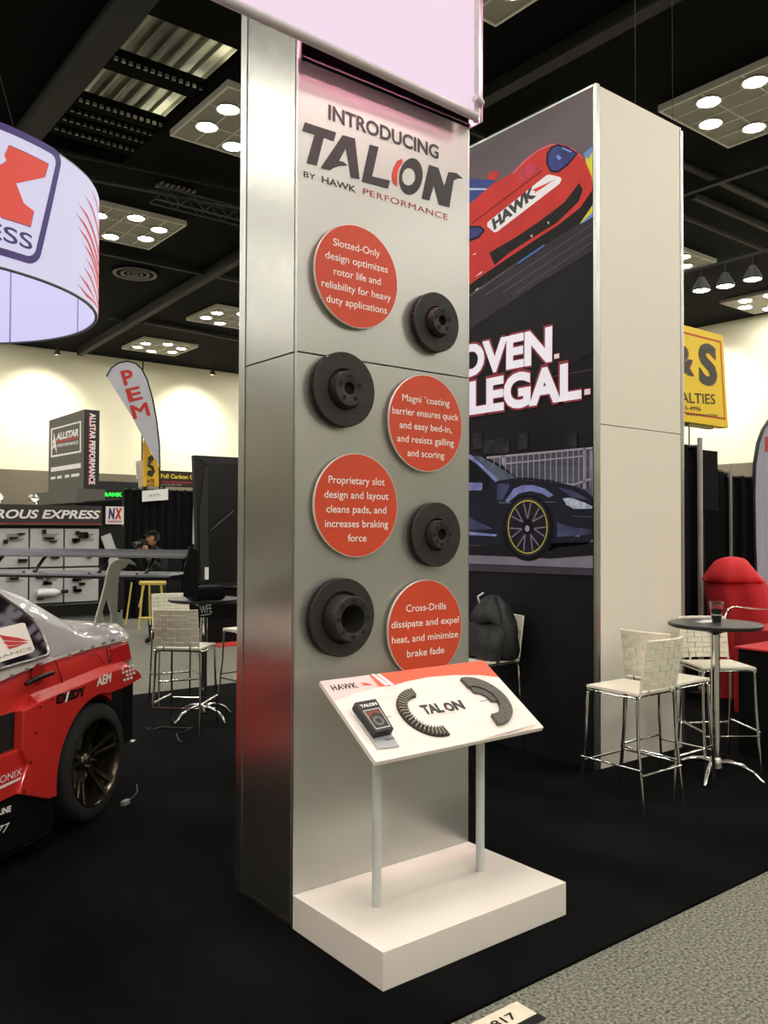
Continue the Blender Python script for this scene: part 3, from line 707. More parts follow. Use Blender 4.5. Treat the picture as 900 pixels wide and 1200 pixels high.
pr('black_shadow', (26, 24, 30), [[(-900, 850), (45, 845), (838, 820), (838, 905), (560, 925), (300, 912), (45, 902), (-900, 900)]], z)
pr('dark_body', (29, 29, 42), [[(-500, 255), (45, 262), (110, 276), (200, 326), (350, 422), (430, 422), (560, 438), (680, 468), (780, 508), (838, 545), (838, 802), (780, 838), (600, 855), (560, 875), (280, 845), (250, 840), (45, 842), (-500, 842)]], z, var=.25, scale=6)
A2 = layer(); z = A2[2]
pr('side_glass', (15, 15, 22), [[(-400, 300), (45, 310), (70, 320), (165, 425), (115, 445), (45, 450), (-400, 455)]], z)
pr('windshield', (84, 94, 112), [[(85, 288), (120, 290), (200, 332), (345, 424), (240, 440), (170, 370)]], z, var=.4, scale=12)
pr('blue_highlight', (122, 128, 184), [[(47, 275), (75, 288), (240, 438), (215, 450), (110, 345), (47, 300)], [(310, 520), (325, 492), (380, 470), (450, 468), (520, 490), (575, 530), (545, 545), (500, 520), (430, 505), (360, 520), (290, 578), (275, 565)], [(-400, 450), (45, 452), (135, 455), (130, 500), (45, 502), (-400, 500)], [(-400, 755), (45, 756), (225, 775), (220, 786), (45, 778), (-400, 770)]], z, var=.35, scale=9)
pr('dim_highlight', (66, 68, 100), [[(225, 460), (300, 460), (300, 480), (260, 560), (225, 560)], [(600, 480), (700, 505), (800, 560), (690, 545)], [(-400, 660), (45, 665), (200, 740), (45, 750), (-400, 740)], [(595, 700), (700, 730), (830, 745), (800, 775), (600, 790)]], z, var=.5, scale=8)
pr('head_lamp', (176, 184, 204), [[(632, 552), (680, 546), (765, 576), (822, 602), (812, 614), (700, 616), (655, 590)]], z, var=.45, scale=30)
pr('panel_line', (120, 118, 140), [[(235, 576), (310, 576), (310, 580), (235, 580)], [(500, 572), (590, 572), (590, 575), (500, 575)], [(690, 660), (838, 664), (838, 666), (690, 662)], [(700, 785), (740, 778), (735, 790)]], z)
c0 = (415, 728)
pr('wheel_arch', (14, 14, 20), [ell((420, 735), 160, 205, 40)], z)
A3 = layer(); z = A3[2]
pr('tyre', (48, 47, 56), [ell(c0, 134, 182, 40)], z, var=.3)
pr('mirror', (20, 20, 26), [[(110, 400), (150, 392), (178, 420), (172, 495), (140, 500), (135, 450), (112, 440)]], z)
A4 = layer(); z = A4[2]
pr('rim', (30, 27, 36), [ell(c0, 118, 160, 40)], z, var=.5, scale=20)
pr('yellow_rim_ring', (196, 184, 70), [(ell(c0, 123, 166, 48), ell(c0, 116, 158, 48))], z, rings=True)
A5 = layer(); z = A5[2]
sp = []
for k in range(7):
    a = 2*PI*k/7+.2
    for da in (-.2, .2):
        p, q = (c0[0]+38*math.cos(a), c0[1]+50*math.sin(a)), (c0[0]+112*math.cos(a+da), c0[1]+152*math.sin(a+da))
        dx_, dy_ = q[1]-p[1], -(q[0]-p[0]); l = math.hypot(dx_, dy_); dx_, dy_ = dx_/l*4, dy_/l*4
        sp.append([(p[0]-dx_, p[1]-dy_), (q[0]-dx_, q[1]-dy_), (q[0]+dx_, q[1]+dy_), (p[0]+dx_, p[1]+dy_)])
pr('spoke', (122, 112, 130), sp, z)
pr('hub', (16, 14, 20), [ell(c0, 34, 46, 24)], z)
A6 = layer(); pr('hub_cap', (150, 146, 170), [ell((412, 738), 14, 20, 16)], A6[2])
mb = MB(); text_into(mb, 'P E R F O R M A N C E', (A6[3], 5.72, .715), (A6[3], 4.50, .715), UP, cap=.05, weight=.01)
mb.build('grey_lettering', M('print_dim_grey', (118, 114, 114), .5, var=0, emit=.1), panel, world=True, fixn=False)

# ------------------------------------------------------------------ woven bar stools
seatH = .715
def make_stool(name, label):
    t = thing(name, label, 'bar stool')
    W_, Dp = .40, .38            # local: faces +y, back at -y
    h = W_/2
    # woven straps over the seat: a gently dished pad
    mb = MB(); n = 8
    vs = []; fs = []
    for i in range(n+1):
        for j in range(n+1):
            x = -h+.01+(W_-.02)*i/n; y = -Dp/2+Dp*j/n
            z = seatH-.012*math.sin(PI*i/n)*math.sin(PI*j/n)
            vs.append((x, y, z))
    for i in range(n):
        for j in range(n): a = i*(n+1)+j; fs.append((a, a+n+1, a+n+2, a+1))
    m0 = MB().add(vs, fs); m0.add([(x, y, z-.014) for x, y, z in vs], [q[::-1] for q in fs])
    per = [(i*(n+1)) for i in range(n+1)]+[(n*(n+1)+j) for j in range(1, n+1)]+[(i*(n+1)+n) for i in range(n-1, -1, -1)]+[j for j in range(n-1, 0, -1)]
    N = len(vs); m0.f += [(per[k], per[(k+1) % len(per)], N+per[(k+1) % len(per)], N+per[k]) for k in range(len(per))]
    m0.build('seat', leather, t, smooth=50)
    # backrest: basket weave of leather straps, curved in plan
    wv = MB(); nx, nz = 6, 8; bw = .36; z0, z1 = seatH+.015, seatH+.307
    for i in range(nx):
        for j in range(nz):
            xa = -bw/2+bw*i/nx; xb = xa+bw/nx; za = z0+(z1-z0)*j/nz; zb_ = za+(z1-z0)/nz
            up_ = (i+j) % 2
            g = .0016
            def yy(x, z_): return -Dp/2-.01-.05*(z_-z0)/(z1-z0)-.03*(1-(2*x/bw)**2)
            sh_ = .004 if up_ else 0
            c = [(xa+g, yy(xa, za)-sh_, za+g), (xb-g, yy(xb, za)-sh_, za+g), (xb-g, yy(xb, zb_)-sh_, zb_-g), (xa+g, yy(xa, zb_)-sh_, zb_-g)]
            wv.slab(c, (0, .010+sh_*2, 0))
    br = wv.build('backrest', leather, t)
    ed = MB()
    for x in (-bw/2, bw/2): ed.tube([(x, -Dp/2-.005-.05*k/6, z0-.01+(z1-z0+.02)*k/6) for k in range(7)], .007, 6)
    ed.tube([(-bw/2+bw*k/8, -Dp/2-.055-.03*(1-(2*(k/8)-1)**2), z1+.003) for k in range(9)], .008, 6)
    ed.build('backrest_edge', leather, t, smooth=60)
    fr_ = MB()
    for x in (-.11, .11):
        fr_.tube([(x, -Dp/2+.03, seatH-.02), (x, -Dp/2-.015, seatH-.015), (x, -Dp/2-.012, seatH+.01), (x, -Dp/2-.012, seatH+.05)], .007, 6)
    fr_.build('backrest_support', chrome, t, smooth=60)
    for sx in (-1, 1):
        for sy in (-1, 1):
            x, y = sx*(h-.012), sy*(Dp/2-.01)
            pts = [(x-sx*.05, y, seatH-.022), (x-sx*.015, y, seatH-.025), (x, y, seatH-.05), (x+sx*.004, y+sy*.01, seatH*.6), (x+sx*.012, y+sy*.055, .0)]
            MB().tube(pts, .0095, 8).build('leg', chrome, t, smooth=60)
    rl = MB()
    rl.tube([(-h, -Dp/2+.01, seatH-.022), (h, -Dp/2+.01, seatH-.022)], .008, 6); rl.tube([(-h, Dp/2-.01, seatH-.022), (h, Dp/2-.01, seatH-.022)], .008, 6)
    rl.tube([(-h+.01, -Dp/2, seatH-.03), (-h+.01, Dp/2, seatH-.03)], .007, 6); rl.tube([(h-.01, -Dp/2, seatH-.03), (h-.01, Dp/2, seatH-.03)], .007, 6)
    rl.build('seat_frame', chrome, t, smooth=60)
    fz = .24
    for a, b in (((-h, -Dp/2-.03, fz), (h, -Dp/2-.03, fz)), ((-h, Dp/2+.03, fz+.0), (h, Dp/2+.03, fz+.0)), ((-h, -Dp/2-.03, fz+.03), (-h, Dp/2+.03, fz+.03)), ((h, -Dp/2-.03, fz+.03), (h, Dp/2+.03, fz+.03))):
        MB().tube([a, b], .0075, 6).build('foot_rail', chrome, t, smooth=60)
    return t
GR = 'white woven leather bar stools with chrome legs'
stool = make_stool('bar_stool', 'white woven bar stool nearest the viewer, its back turned, left of the round table')
place(stool, (4.465, 3.21, .012), 0, None, GR)
def st_(x, y, r, lab):
    c = copy_tree(stool); place(c, (x, y, .012), r, lab, GR); return c
st_(4.93, 3.26, -PI/2, 'white woven bar stool between the near stool and the round table, facing the table')
st_(5.72, 3.37, math.radians(-33.7)+PI, 'white woven bar stool behind the round table, facing the viewer')
st_(3.07, 6.56, math.radians(-45), 'white woven bar stool nearest on the left, its back turned, beyond the race car')
st_(3.53, 7.78, math.radians(180-12), 'white woven bar stool partly hidden behind the nearer left stool')
st_(4.1, 7.32, math.radians(95), 'white woven bar stool mostly hidden by the left side of the silver tower')
st_(5.30+.0, 5.02, math.radians(90), 'white bar stool under a black jacket beside the dark photo print') if False else None
# ------------------------------------------------------------------ round bar tables
def bar_table(x, y, ztop, label, R=.325, rz=0):
    t = thing('bar_table', label, 'table', (x, y, .012), rz, 'round bar tables with chrome columns')
    MB().lathe([(0, ztop-.03), (R-.012, ztop-.03), (R, ztop-.022), (R, ztop-.004), (R-.004, ztop), (0, ztop)], 48).build('table_top', M('table_grey', (62, 62, 62), .35, var=.15, scale=25), t, smooth=35)
    MB().lathe([(R, ztop-.021), (R+.003, ztop-.018), (R+.003, ztop-.006), (R, ztop-.004)], 48).build('edge_band', black_m, t, smooth=35)
    MB().lathe([(.10, ztop-.032), (.09, ztop-.045), (.035, ztop-.08), (.03, ztop-.12), (.03, .14), (.034, .10)], 24).build('column', chrome, t, smooth=40)
    MB().lathe([(.036, .14), (.045, .12), (.05, .07), (.03, .05), (0, .05)], 24).build('hub', chrome, t, smooth=40)
    for k in range(4):
        a = k*PI/2+PI/4; c, s = math.cos(a), math.sin(a)
        prof = [(.02, .10, .022), (.08, .115, .02), (.16, .105, .017), (.24, .07, .014), (.28, .028, .011), (.305, .012, .010)]
        MB().tube([(c*r, s*r, z_) for r, z_, q in prof], [q for r, z_, q in prof], 8).build('foot', chrome, t, smooth=60)
    return t
bar_table(5.375, 3.18, 1.048, 'round dark bar table with a cup of cola, right of the white tower', R=.305, rz=math.radians(-27.5))
bar_table(3.40, 6.90, 1.065, 'round grey bar table behind the left white stools', R=.31, rz=math.radians(-33))
# cup
cpx = 0
cp = thing('plastic_cup', 'clear plastic cup half full of dark cola on the right bar table', 'cup', (5.375, 3.17, 1.060))
clr = M('clear_cup', (235, 225, 225), .08, trans=1, var=0, spec=.5)
MB().lathe([(0, 0), (.030, 0), (.036, .055), (.046, .145), (.047, .147), (.045, .147), (.0345, .055), (.029, .003), (0, .003)], 28).build('cup_body', clr, cp, smooth=50)
MB().lathe([(0, .0035), (.0285, .0035), (.034, .055), (.0395, .095), (0, .095)], 28).build('cola', M('cola', (30, 14, 12), .1), cp, smooth=40)
MB().lathe([(.0355, .052), (.0365, .056), (.0355, .060)], 28).build('label_ring', alu, cp)
pp = thing('paper_slips', 'white paper slips lying on the right bar table behind the cup', 'paper', (5.40, 3.24, 1.0605))
MB().slab([(-.10, -.02, 0), (.04, -.06, 0), (.07, .02, 0), (-.07, .06, 0)], (0, 0, .001)).build('slip', white_paint, pp)
MB().slab([(.02, .04, 0.001), (.12, .0, 0.001), (.14, .05, 0.001), (.04, .09, 0.001)], (0, 0, .001)).build('slip', white_paint, pp)
# ------------------------------------------------------------------ stool with jacket beside the print
js = copy_tree(stool); place(js, (4.55, 4.58, .012), math.radians(90), 'white woven bar stool carrying a black jacket, beside the dark photo print', GR)
jk = thing('jacket', 'black jacket heaped over the stool beside the dark photo print', 'jacket', (4.65, 4.58, seatH+.02))
def heap(mb, c, rx, ry, rz_, seed, n=20, m=12, amp=.12):
    rnd = random.Random(seed); ph = [rnd.uniform(0, 6) for _ in range(6)]
    b = MB().sphere((0, 0, 0), 1, n=n, m=m); vs = []
    for p in b.v:
        k = 1+amp*(.35*abs(math.sin(6*p.y+3*p.z+ph[4]))+math.sin(3*p.x+ph[0])*math.sin(4*p.y+ph[1])+.6*math.sin(7*p.z+5*p.x+ph[2])+.4*math.sin(11*p.y+ph[3]+6*p.z))
        vs.append((c[0]+p.x*rx*k, c[1]+p.y*ry*k, c[2]+p.z*rz_*k))
    return mb.add(vs, b.f)
jm = M('jacket_cloth', (22, 23, 24), .6, var=.3, scale=6, bump=.9, bscale=9)
def draped(rows, ph, n=44, amp=.10):
    secs = []
    for (z_, cx, cy, rx, ry) in rows:
        secs.append([V(cx+rx*math.cos(t)*(1+amp*abs(math.sin(4*t+ph+z_*5))+.4*amp*math.sin(9*t+z_*20)), cy+ry*math.sin(t)*(1+amp*abs(math.sin(4*t+ph+z_*5))+.4*amp*math.sin(11*t+z_*14)), z_+.012*math.sin(5*t+ph)) for t in [2*PI*k/n for k in range(n)]])
    return MB().loft(secs)
draped([(.0, -.01, 0, .15, .21), (.05, -.01, 0, .16, .225), (.13, -.01, 0, .14, .22), (.20, -.005, 0, .13, .215), (.27, 0, 0, .11, .20), (.33, .0, 0, .09, .17), (.38, .01, -.01, .07, .12), (.41, .01, -.01, .035, .06)], .4).build('jacket_body', jm, jk, smooth=50)
draped([(.26, -.07, -.01, .07, .16), (.31, -.06, -.01, .09, .15), (.37, -.03, -.01, .09, .12), (.42, -.01, -.01, .07, .085), (.45, .0, -.01, .03, .04)], 2.1, 36).build('hood', jm, jk, smooth=50)
draped([(-.01, -.14, -.15, .04, .05), (.08, -.13, -.15, .05, .055), (.18, -.10, -.15, .05, .06), (.25, -.06, -.14, .03, .04)], 1, 20).build('sleeve', jm, jk, smooth=50)
draped([(-.02, -.13, .13, .04, .05), (.08, -.13, .14, .05, .055), (.18, -.10, .15, .05, .06), (.25, -.06, .14, .03, .04)], 3, 20).build('sleeve', jm, jk, smooth=50)
MB().tube([(-.09, .05, .40), (-.12, .04, .45), (-.10, .0, .48)], .008, 8).build('hanger_loop', white_paint, jk, smooth=60)

# ------------------------------------------------------------------ red race car
AZ = math.radians(39)
CW = V(1.672, 4.861, .012)
car = thing('race_car', 'red and grey race saloon with a tall rear wing on the black carpet at left', 'car', tuple(CW), AZ)
CM = wm(car)
nrm = V(math.sin(AZ), -math.cos(AZ), 0)
def CP(off): return (CW+nrm*off, nrm)
slope_n = (nrm+V(0, 0, .55)).normalized()
CPS = (CW+V(0, 0, 1.0)+nrm*.012, slope_n)
def cz(zz, pl): return zf({'A': 0, 'B': 0, 'C': 0}[zz], {'A': 690, 'B': 840, 'C': 660}[zz], {'A': 5.294, 'B': 5.294, 'C': 3.103}[zz], pl)
inv = CM.inverted()
def loc(p): return inv @ p
red_p = M('red_paint', (214, 50, 44), .3, coat=.6, var=.03, scale=2)
grey_p = M('grey_paint', (166, 161, 160), .3, .3, coat=.6, var=.03, scale=2)
blk_p = M('black_trim', (14, 14, 15), .35, var=.1)
glass_p = M('dark_glass', (10, 11, 12), .05, coat=1, spec=.8, var=0)
CYM = .88
def sect(s, y0, zb, zt):
    half = [(y0+.06, zb), (y0+.01, zb+.08), (y0, (zb+zt)/2-.05), (y0+.004, zt-.12), (y0+.02, zt-.03), (y0+.05, zt)]
    return [V(s, y, z_) for y, z_ in half]+[V(s, 2*CYM-y, z_) for y, z_ in half[::-1]]
front_s = [(-3.60, .45, .35, .60), (-3.52, .22, .28, .70), (-3.3, .08, .25, .76), (-3.0, .03, .25, .82), (-2.6, .0, .26, .88), (-2.1, .0, .26, .92), (-1.6, .0, .27, .95), (-1.0, .0, .27, .965), (-.5, .0, .27, .99), (-.3, .0, .27, 1.0), (-.1, 0, .27, 1.0), (.15, .0, .27, 1.0), (.27, .003, .27, 1.0)]
rear_s = [(.275, .004, .66, 1.0), (.45, .02, .66, 1.0), (.56, .05, .70, 1.0), (.66, .11, .70, .995), (.76, .20, .70, .99), (.85, .36, .70, .98), (.90, .58, .70, .97)]
body = MB().loft([sect(*q) for q in front_s]+[sect(*q) for q in rear_s]).build('body_lower', red_p, car, smooth=35)
def boolcut(o, cutters):
    for c_ in cutters:
        m_ = o.modifiers.new('cut', 'BOOLEAN'); m_.operation = 'DIFFERENCE'; m_.object = c_; m_.solver = 'EXACT'
    dg = bpy.context.evaluated_depsgraph_get(); bpy.context.view_layer.update(); dg.update()
    me = bpy.data.meshes.new_from_object(o.evaluated_get(dg)); o.modifiers.clear(); o.data = me
    for c_ in cutters: bpy.data.objects.remove(c_)
AR = (.045, .322)
cuts = []
for s in (AR[0], AR[0]-2.65):
    cuts.append(MB().cyl((s, -.3, AR[1]), (s, .34, AR[1]), .395, 40).build('cut', blk_p, car))
    cuts.append(MB().cyl((s, 2*CYM-.34, AR[1]), (s, 2*CYM+.3, AR[1]), .395, 40).build('cut', blk_p, car))
boolcut(body, cuts)
body.data.materials.clear(); body.data.materials.append(red_p)
for s in (AR[0], AR[0]-2.65):
    for y0, y1 in ((.33, .35), (2*CYM-.35, 2*CYM-.33)): MB().cyl((s, y0, AR[1]+.08), (s, y1, AR[1]+.08), .36, 32).build('wheel_well', blk_p, car)
# grey upper: cabin and boot lid in one lofted shell
def usect(s, yb, zt, crown=.02):
    z0 = .98; half = [(yb, z0), (yb+.015+(zt-1)*.30, z0+(zt-z0)*.55), (yb+.01+(zt-1)*.56, zt-.035), (yb+.05+(zt-1)*.6, zt)]
    return [V(s, y, z_) for y, z_ in half]+[V(s, CYM, zt+crown)]+[V(s, 2*CYM-y, z_) for y, z_ in half[::-1]]
us = [(-2.45, .06, 1.0), (-2.2, .03, 1.03), (-1.9, .012, 1.2), (-1.6, .012, 1.37), (-1.2, .012, 1.44), (-.8, .012, 1.44), (-.5, .012, 1.40), (-.25, .012, 1.30), (-.05, .012, 1.17), (.08, .012, 1.085), (.3, .012, 1.07), (.45, .03, 1.068), (.6, .07, 1.063), (.72, .16, 1.055), (.82, .30, 1.04), (.88, .55, 1.02)]
MB().loft([usect(*q) for q in us], closed=True).build('body_upper', grey_p, car, smooth=40)
MB().slab([V(s, y, 0) for s, y in ((-3.4, .2), (-2.3, .1), (-2.3, 1.66), (-3.4, 1.56))], (0, 0, .02)).xf(Matrix.Translation((0, 0, .86))).build('bonnet', grey_p, car)
# rear black lower bumper and splitter
MB().loft([[V(s, y, z_) for y, z_ in ((y0, .34), (y0, .70), (2*CYM-y0, .70), (2*CYM-y0, .34))] for s, y0 in ((.30, .06), (.42, .02), (.57, .03), (.70, .18), (.80, .45))]).build('lower_bumper', blk_p, car)
MB().box(-3.4, .1, .16, 1.6, .12, .5).build('underbody', blk_p, car)
MB().box(.38, .60, .02, .06, .29, .33).build('tow_fin', alu, car)
# flared rear wing panel, proud of the side
PF6 = CP(.055)
fa, fb = cz('A', PF6), cz('B', PF6)
fl_ = [loc(p) for p in (fa(148, 755), fa(240, 705), fa(330, 668), fa(520, 590), fa(560, 572), fa(690, 515), fa(800, 480), fa(868, 520), fa(882, 552), fa(800, 602), fa(740, 628), fa(690, 648))]
arch = []
for i in range(19):
    a = math.radians(74+ (188-74)*i/18); arch.append(V(AR[0]+.40*math.cos(a), -.055, AR[1]+.40*math.sin(a)))
low = [loc(p) for p in (fb(305, 512), fb(118, 482), fb(175, 300), fb(140, 205))]
pts = fl_+arch+low
pts = [V(p.x, -.055, p.z) for p in pts]
MB().slab(pts, (0, .075, 0)).build('rear_flare', red_p, car, bevel=.008)
tops = [V(p.x, 0, p.z) for p in fl_[1:9]]
MB().loft([[p+V(0, -.053, 0), p+V(0, 0.0, .035), p+V(0, .01, -.01)] for p in tops]).build('flare_lip', red_p, car, smooth=60)
mir = MB().slab([V(p.x, 2*CYM+.055, p.z) for p in pts], (0, -.075, 0)).build('rear_flare', red_p, car, bevel=.008)
# side opening, sill skirt
def sidebox(name, m_, s0, s1, z0, z1, y0=-.006, y1=.03, bev=0): return MB().box(s0, s1, y0, y1, z0, z1).build(name, m_, car, bevel=bev)
sidebox('side_opening', M('opening_black', (9, 9, 9), .8), -1.7, -.585, .585, .765)
MB().slab([V(-3.0, -.03, .12), V(-.35, -.03, .10), V(-.35, -.03, .26), V(-.61, -.03, .355), V(-3.0, -.03, .36)], (0, .06, 0)).build('side_skirt', blk_p, car)
sidebox('sill_red', red_p, -1.9, -.60, .365, .583, -.035, .02, .006)
# belt stripe, door seams, handle
zl = cz('A', CP(.006))
stripe_m = M('white_stripe', (232, 226, 222), .35, var=.02)
MB().poly([loc(zl(*p)) for p in [(-900, 760), (0, 500), (290, 418), (340, 425), (560, 355), (700, 312), (778, 292), (783, 312), (700, 332), (560, 372), (345, 440), (160, 505), (0, 575), (-900, 850)]]).build('belt_stripe', stripe_m, car, fixn=False)
sm = MB()
for p in ((430, 412), (505, 385), (575, 362), (642, 340), (700, 322), (255, 465), (165, 500), (70, 540), (-30, 580)):
    sm.poly([loc(hit((p[0]+dx_)/5.294, 690+(p[1]+dy_)/5.294, CP(.008))) for dx_, dy_ in ((-12, -6), (12, -14), (14, 4), (-10, 12))])
sm.build('stripe_notch', grey_p, car, fixn=False)
seamm = M('seam_black', (30, 12, 12), .8, var=0)
def sline(z_, pts, r=.003):
    MB().tube([loc(z_(*p)) for p in pts], r, 5).build('panel_seam', seamm, car)
zs = cz('A', CP(.003))
sline(zs, [(342, 440), (360, 490), (380, 550), (395, 612)])
sline(zs, [(555, 425), (575, 408), (598, 404), (620, 425), (650, 470), (668, 500)], .002)
sline(zs, [(660, 370), (672, 365), (790, 330), (800, 350), (815, 440), (690, 495), (672, 450), (660, 370)], .002)
MB().slab([loc(zs(*p)) for p in ((672, 375), (790, 338), (812, 432), (695, 480))], (0, -.008, 0)).build('tail_lamp', M('lamp_red', (204, 40, 42), .15, coat=1), car, bevel=.004)
zh = cz('A', CP(.035))
MB().tube([loc(zh(*p)) for p in ((160, 592), (200, 570), (260, 545), (330, 522))], [.010, .014, .014, .012], 8).build('door_handle', blk_p, car, smooth=60)
hc = loc(zs(235, 525)); MB().lathe([(0, 0), (.05, .001), (.055, 0)], 24, o=hc+V(0, -.004, 0), ax=(0, -1, 0)).build('handle_cup', M('cup_red', (176, 32, 30), .4), car)
# side glass with trim, sticker
zg = zf(0, 690, 5.294, CPS)
gl = [loc(zg(*p)) for p in [(-10, 28), (60, 78), (130, 128), (200, 183), (255, 260), (288, 335), (303, 400), (290, 414), (200, 443), (100, 470), (0, 500)]]
ext = [V(gl[-1].x-1.35, 0, 1.03), V(gl[-1].x-1.2, 0, 1.10), V(gl[0].x-.75, 0, 1.385), V(gl[0].x-.2, 0, 1.40)]
ext = [V(p.x, (p.z-1)*.55-.012, p.z) for p in ext]
MB().poly(gl+ext).build('side_window', glass_p, car, fixn=False)
MB().tube(gl+ext, .009, 6, closed=True).build('window_trim', M('trim_light', (176, 172, 168), .3, .5), car, smooth=60)
CPS2 = (CPS[0]+slope_n*.003, slope_n); zg2 = zf(0, 690, 5.294, CPS2)
MB().poly([loc(zg2(*p)) for p in [(-300, 330), (0, 243), (135, 211), (155, 214), (215, 372), (205, 392), (0, 456), (-300, 545)]]).build('window_sticker', M('sticker_cream', (236, 226, 216), .5, var=0), car, fixn=False)
CPS3 = (CPS[0]+slope_n*.0045, slope_n); zg3 = zf(0, 690, 5.294, CPS3)
rw = MB()
for q in ([(-10, 285), (120, 305), (178, 322), (110, 326), (20, 318), (5, 300)], [(20, 325), (165, 332), (172, 337), (50, 352), (32, 340)], [(42, 358), (150, 342), (100, 362), (60, 375)], [(-300, 300), (-10, 280), (0, 330), (-300, 380)]):
    rw.poly([loc(zg3(*p)) for p in q])
rw.build('red_wing_print', M('wing_red', (196, 40, 44), .45, var=0), car, fixn=False)
def ctext(t, z_, p0, p1, ptop, m_, name='decal_lettering', **k):
    mb = MB(); quadtext(mb, t, z_, p0, p1, ptop, **k); return mb.build(name, m_, car, world=True, fixn=False)
ctext('NCE', zg3, (70, 412), (205, 372), (66, 396), M('sticker_grey', (120, 110, 106), .5, var=0), prefix='PERFORMA')
zd = cz('A', CP(.058)); zdb = cz('B', CP(.058))
ctext('EXEDY', zd, (350, 714), (533, 654), (338, 668), M('decal_black', (28, 12, 12), .4, var=0), weight=.07)
MB().poly([loc(hit(p[0]/5.294, 690+p[1]/5.294, CP(.0595))) for p in ((402, 706), (416, 700), (432, 636), (418, 640))]).build('decal_slash', white_ink, car, fixn=False)
ctext('AEM', cz('A', CP(.059)), (600, 606), (692, 574), (606, 548), white_ink, weight=.05, shear=.15)
zw = cz('A', CP(.059))
dec = MB()
for a in range(4):
    for b in range(4):
        if (a*3+b*5) % 7 == 3: continue
        x_, y_ = 752+a*21+b*4, 492+b*23-a*7
        dec.poly([loc(zw(*p)) for p in ((x_, y_), (x_+15, y_-5), (x_+18, y_+9), (x_+4, y_+14))])
dec.build('club_decal', white_ink, car, fixn=False)
zo = cz('B', CP(.037))
ctext('ONIX', zo, (0, 415), (135, 358), (0, 372), white_ink, weight=.0, prefix='TR')
MB().poly([loc(zo(*p)) for p in ((-300, 560), (0, 432), (135, 370), (137, 384), (0, 450), (-300, 580))]).build('decal_bar', white_ink, car, fixn=False)
zk = cz('B', CP(.032))
ctext('LINE', zk, (-10, 612), (68, 585), (-10, 578), white_ink, weight=.04, prefix='SPEED')
ctext('77', zk, (-20, 735), (58, 705), (-5, 680), white_ink, weight=-.0, shear=.3)
bo = MB()
for p in ((222, 102), (192, 283), (150, 465)): bo.lathe([(0, .0), (.008, .0)], 8, o=loc(hit(p[0]/5.294, 840+p[1]/5.294, CP(.057))), ax=(0, -1, 0))
for p in ((250, 735), (320, 682)): bo.lathe([(0, .0), (.007, .0)], 8, o=loc(hit(p[0]/5.294, 690+p[1]/5.294, CP(.057))), ax=(0, -1, 0))
bo.build('bolt_heads', blk_p, car, fixn=False)
# wheels
tyre_m = M('tyre_rubber', (26, 26, 26), .8, var=.1, scale=20, bump=.1)
rim_m = M('bronze_black_rim', (92, 84, 70), .2, .9, var=.05)
def wheel(s, side):
    y = -.045 if side < 0 else 2*CYM+.045; ax = (0, side, 0)
    R = .328
    ty = MB().lathe([(.245, -.02), (.25, -.004), (.29, .0), (R-.02, -.012), (R, -.03), (R, -.20), (R-.02, -.225), (.25, -.22)], 56, o=(s, y, AR[1]+.018), ax=ax).build('tyre', tyre_m, car, smooth=50)
    rm = MB().lathe([(.248, -.004), (.240, -.002), (.234, -.012), (.228, -.05), (.222, -.20), (.0, -.20)], 48, o=(s, y, AR[1]+.018), ax=ax).build('rim', rim_m, car, smooth=50)
    c = V(s, y, AR[1]+.018); o0 = V(0, side, 0)
    for k in range(5):
        for da in (-.17, .17):
            a = 2*PI*k/5+.35+da
            d1 = V(math.cos(a-da*.6), 0, math.sin(a-da*.6)); d2 = V(math.cos(a), 0, math.sin(a))
            tg = V(-math.sin(a), 0, math.cos(a))*.011
            p, q = c+d1*.04-o0*.075, c+d2*.15-o0*.045; r_ = c+d2*.236-o0*.012
            MB().loft([[p-tg*1.1, p+tg*1.1, p+tg*1.1-o0*.03, p-tg*1.1-o0*.03], [q-tg, q+tg, q+tg-o0*.025, q-tg-o0*.025], [r_-tg, r_+tg, r_+tg-o0*.03, r_-tg-o0*.03]]).build('spoke', rim_m, rm, bevel=.002)
    MB().lathe([(0, -.05), (.03, -.052), (.045, -.06), (.06, -.08), (.065, -.11)], 24, o=c, ax=ax).build('hub', rim_m, rm, smooth=40)
    for k in range(5):
        a = 2*PI*k/5; MB().cyl(c+V(.035*math.cos(a), 0, .035*math.sin(a))-o0*.06, c+V(.035*math.cos(a), 0, .035*math.sin(a))-o0*.03, .007, 8).build('wheel_nut', chrome, rm)
    MB().lathe([(.06, -.135), (.16, -.135), (.16, -.15)], 32, o=c, ax=ax).build('brake_disc', alu, rm)
for s in (AR[0], AR[0]-2.65):
    for side in (-1, 1): wheel(s, side)
# rear wing
carbon = M('carbon', (10, 10, 11), .42, var=.3, scale=60, spec=.3)
stay_m = M('stay_grey', (150, 148, 134), .45, .2, var=.03)
def wz(off): return cz('C', CP(-off))
def stay(off):
    z_ = zf(0, 560, 900/160, CP(-off)) if off < 1 else None
    base = .3
    zz = zf(0, 560, 900/160, CP(-base))
    outer = [(612, 1000), (630, 925), (665, 800), (690, 700), (705, 620), (722, 570), (755, 542), (800, 534), (850, 536), (885, 560), (893, 582), (870, 570), (840, 566), (826, 590), (800, 600), (782, 640), (776, 700), (772, 800), (768, 900), (762, 992), (735, 995), (732, 900), (720, 850), (700, 785), (672, 880), (688, 960), (690, 1000), (665, 1003), (655, 930), (640, 1000)]
    ps = [loc(zz(*p)) for p in outer]
    ps = [V(p.x, off-.006, p.z) for p in ps]
    return MB().slab(ps, (0, .012, 0))
for off in (.30, 2*CYM-.30): stay(off).build('wing_stay', stay_m, car, bevel=.002)
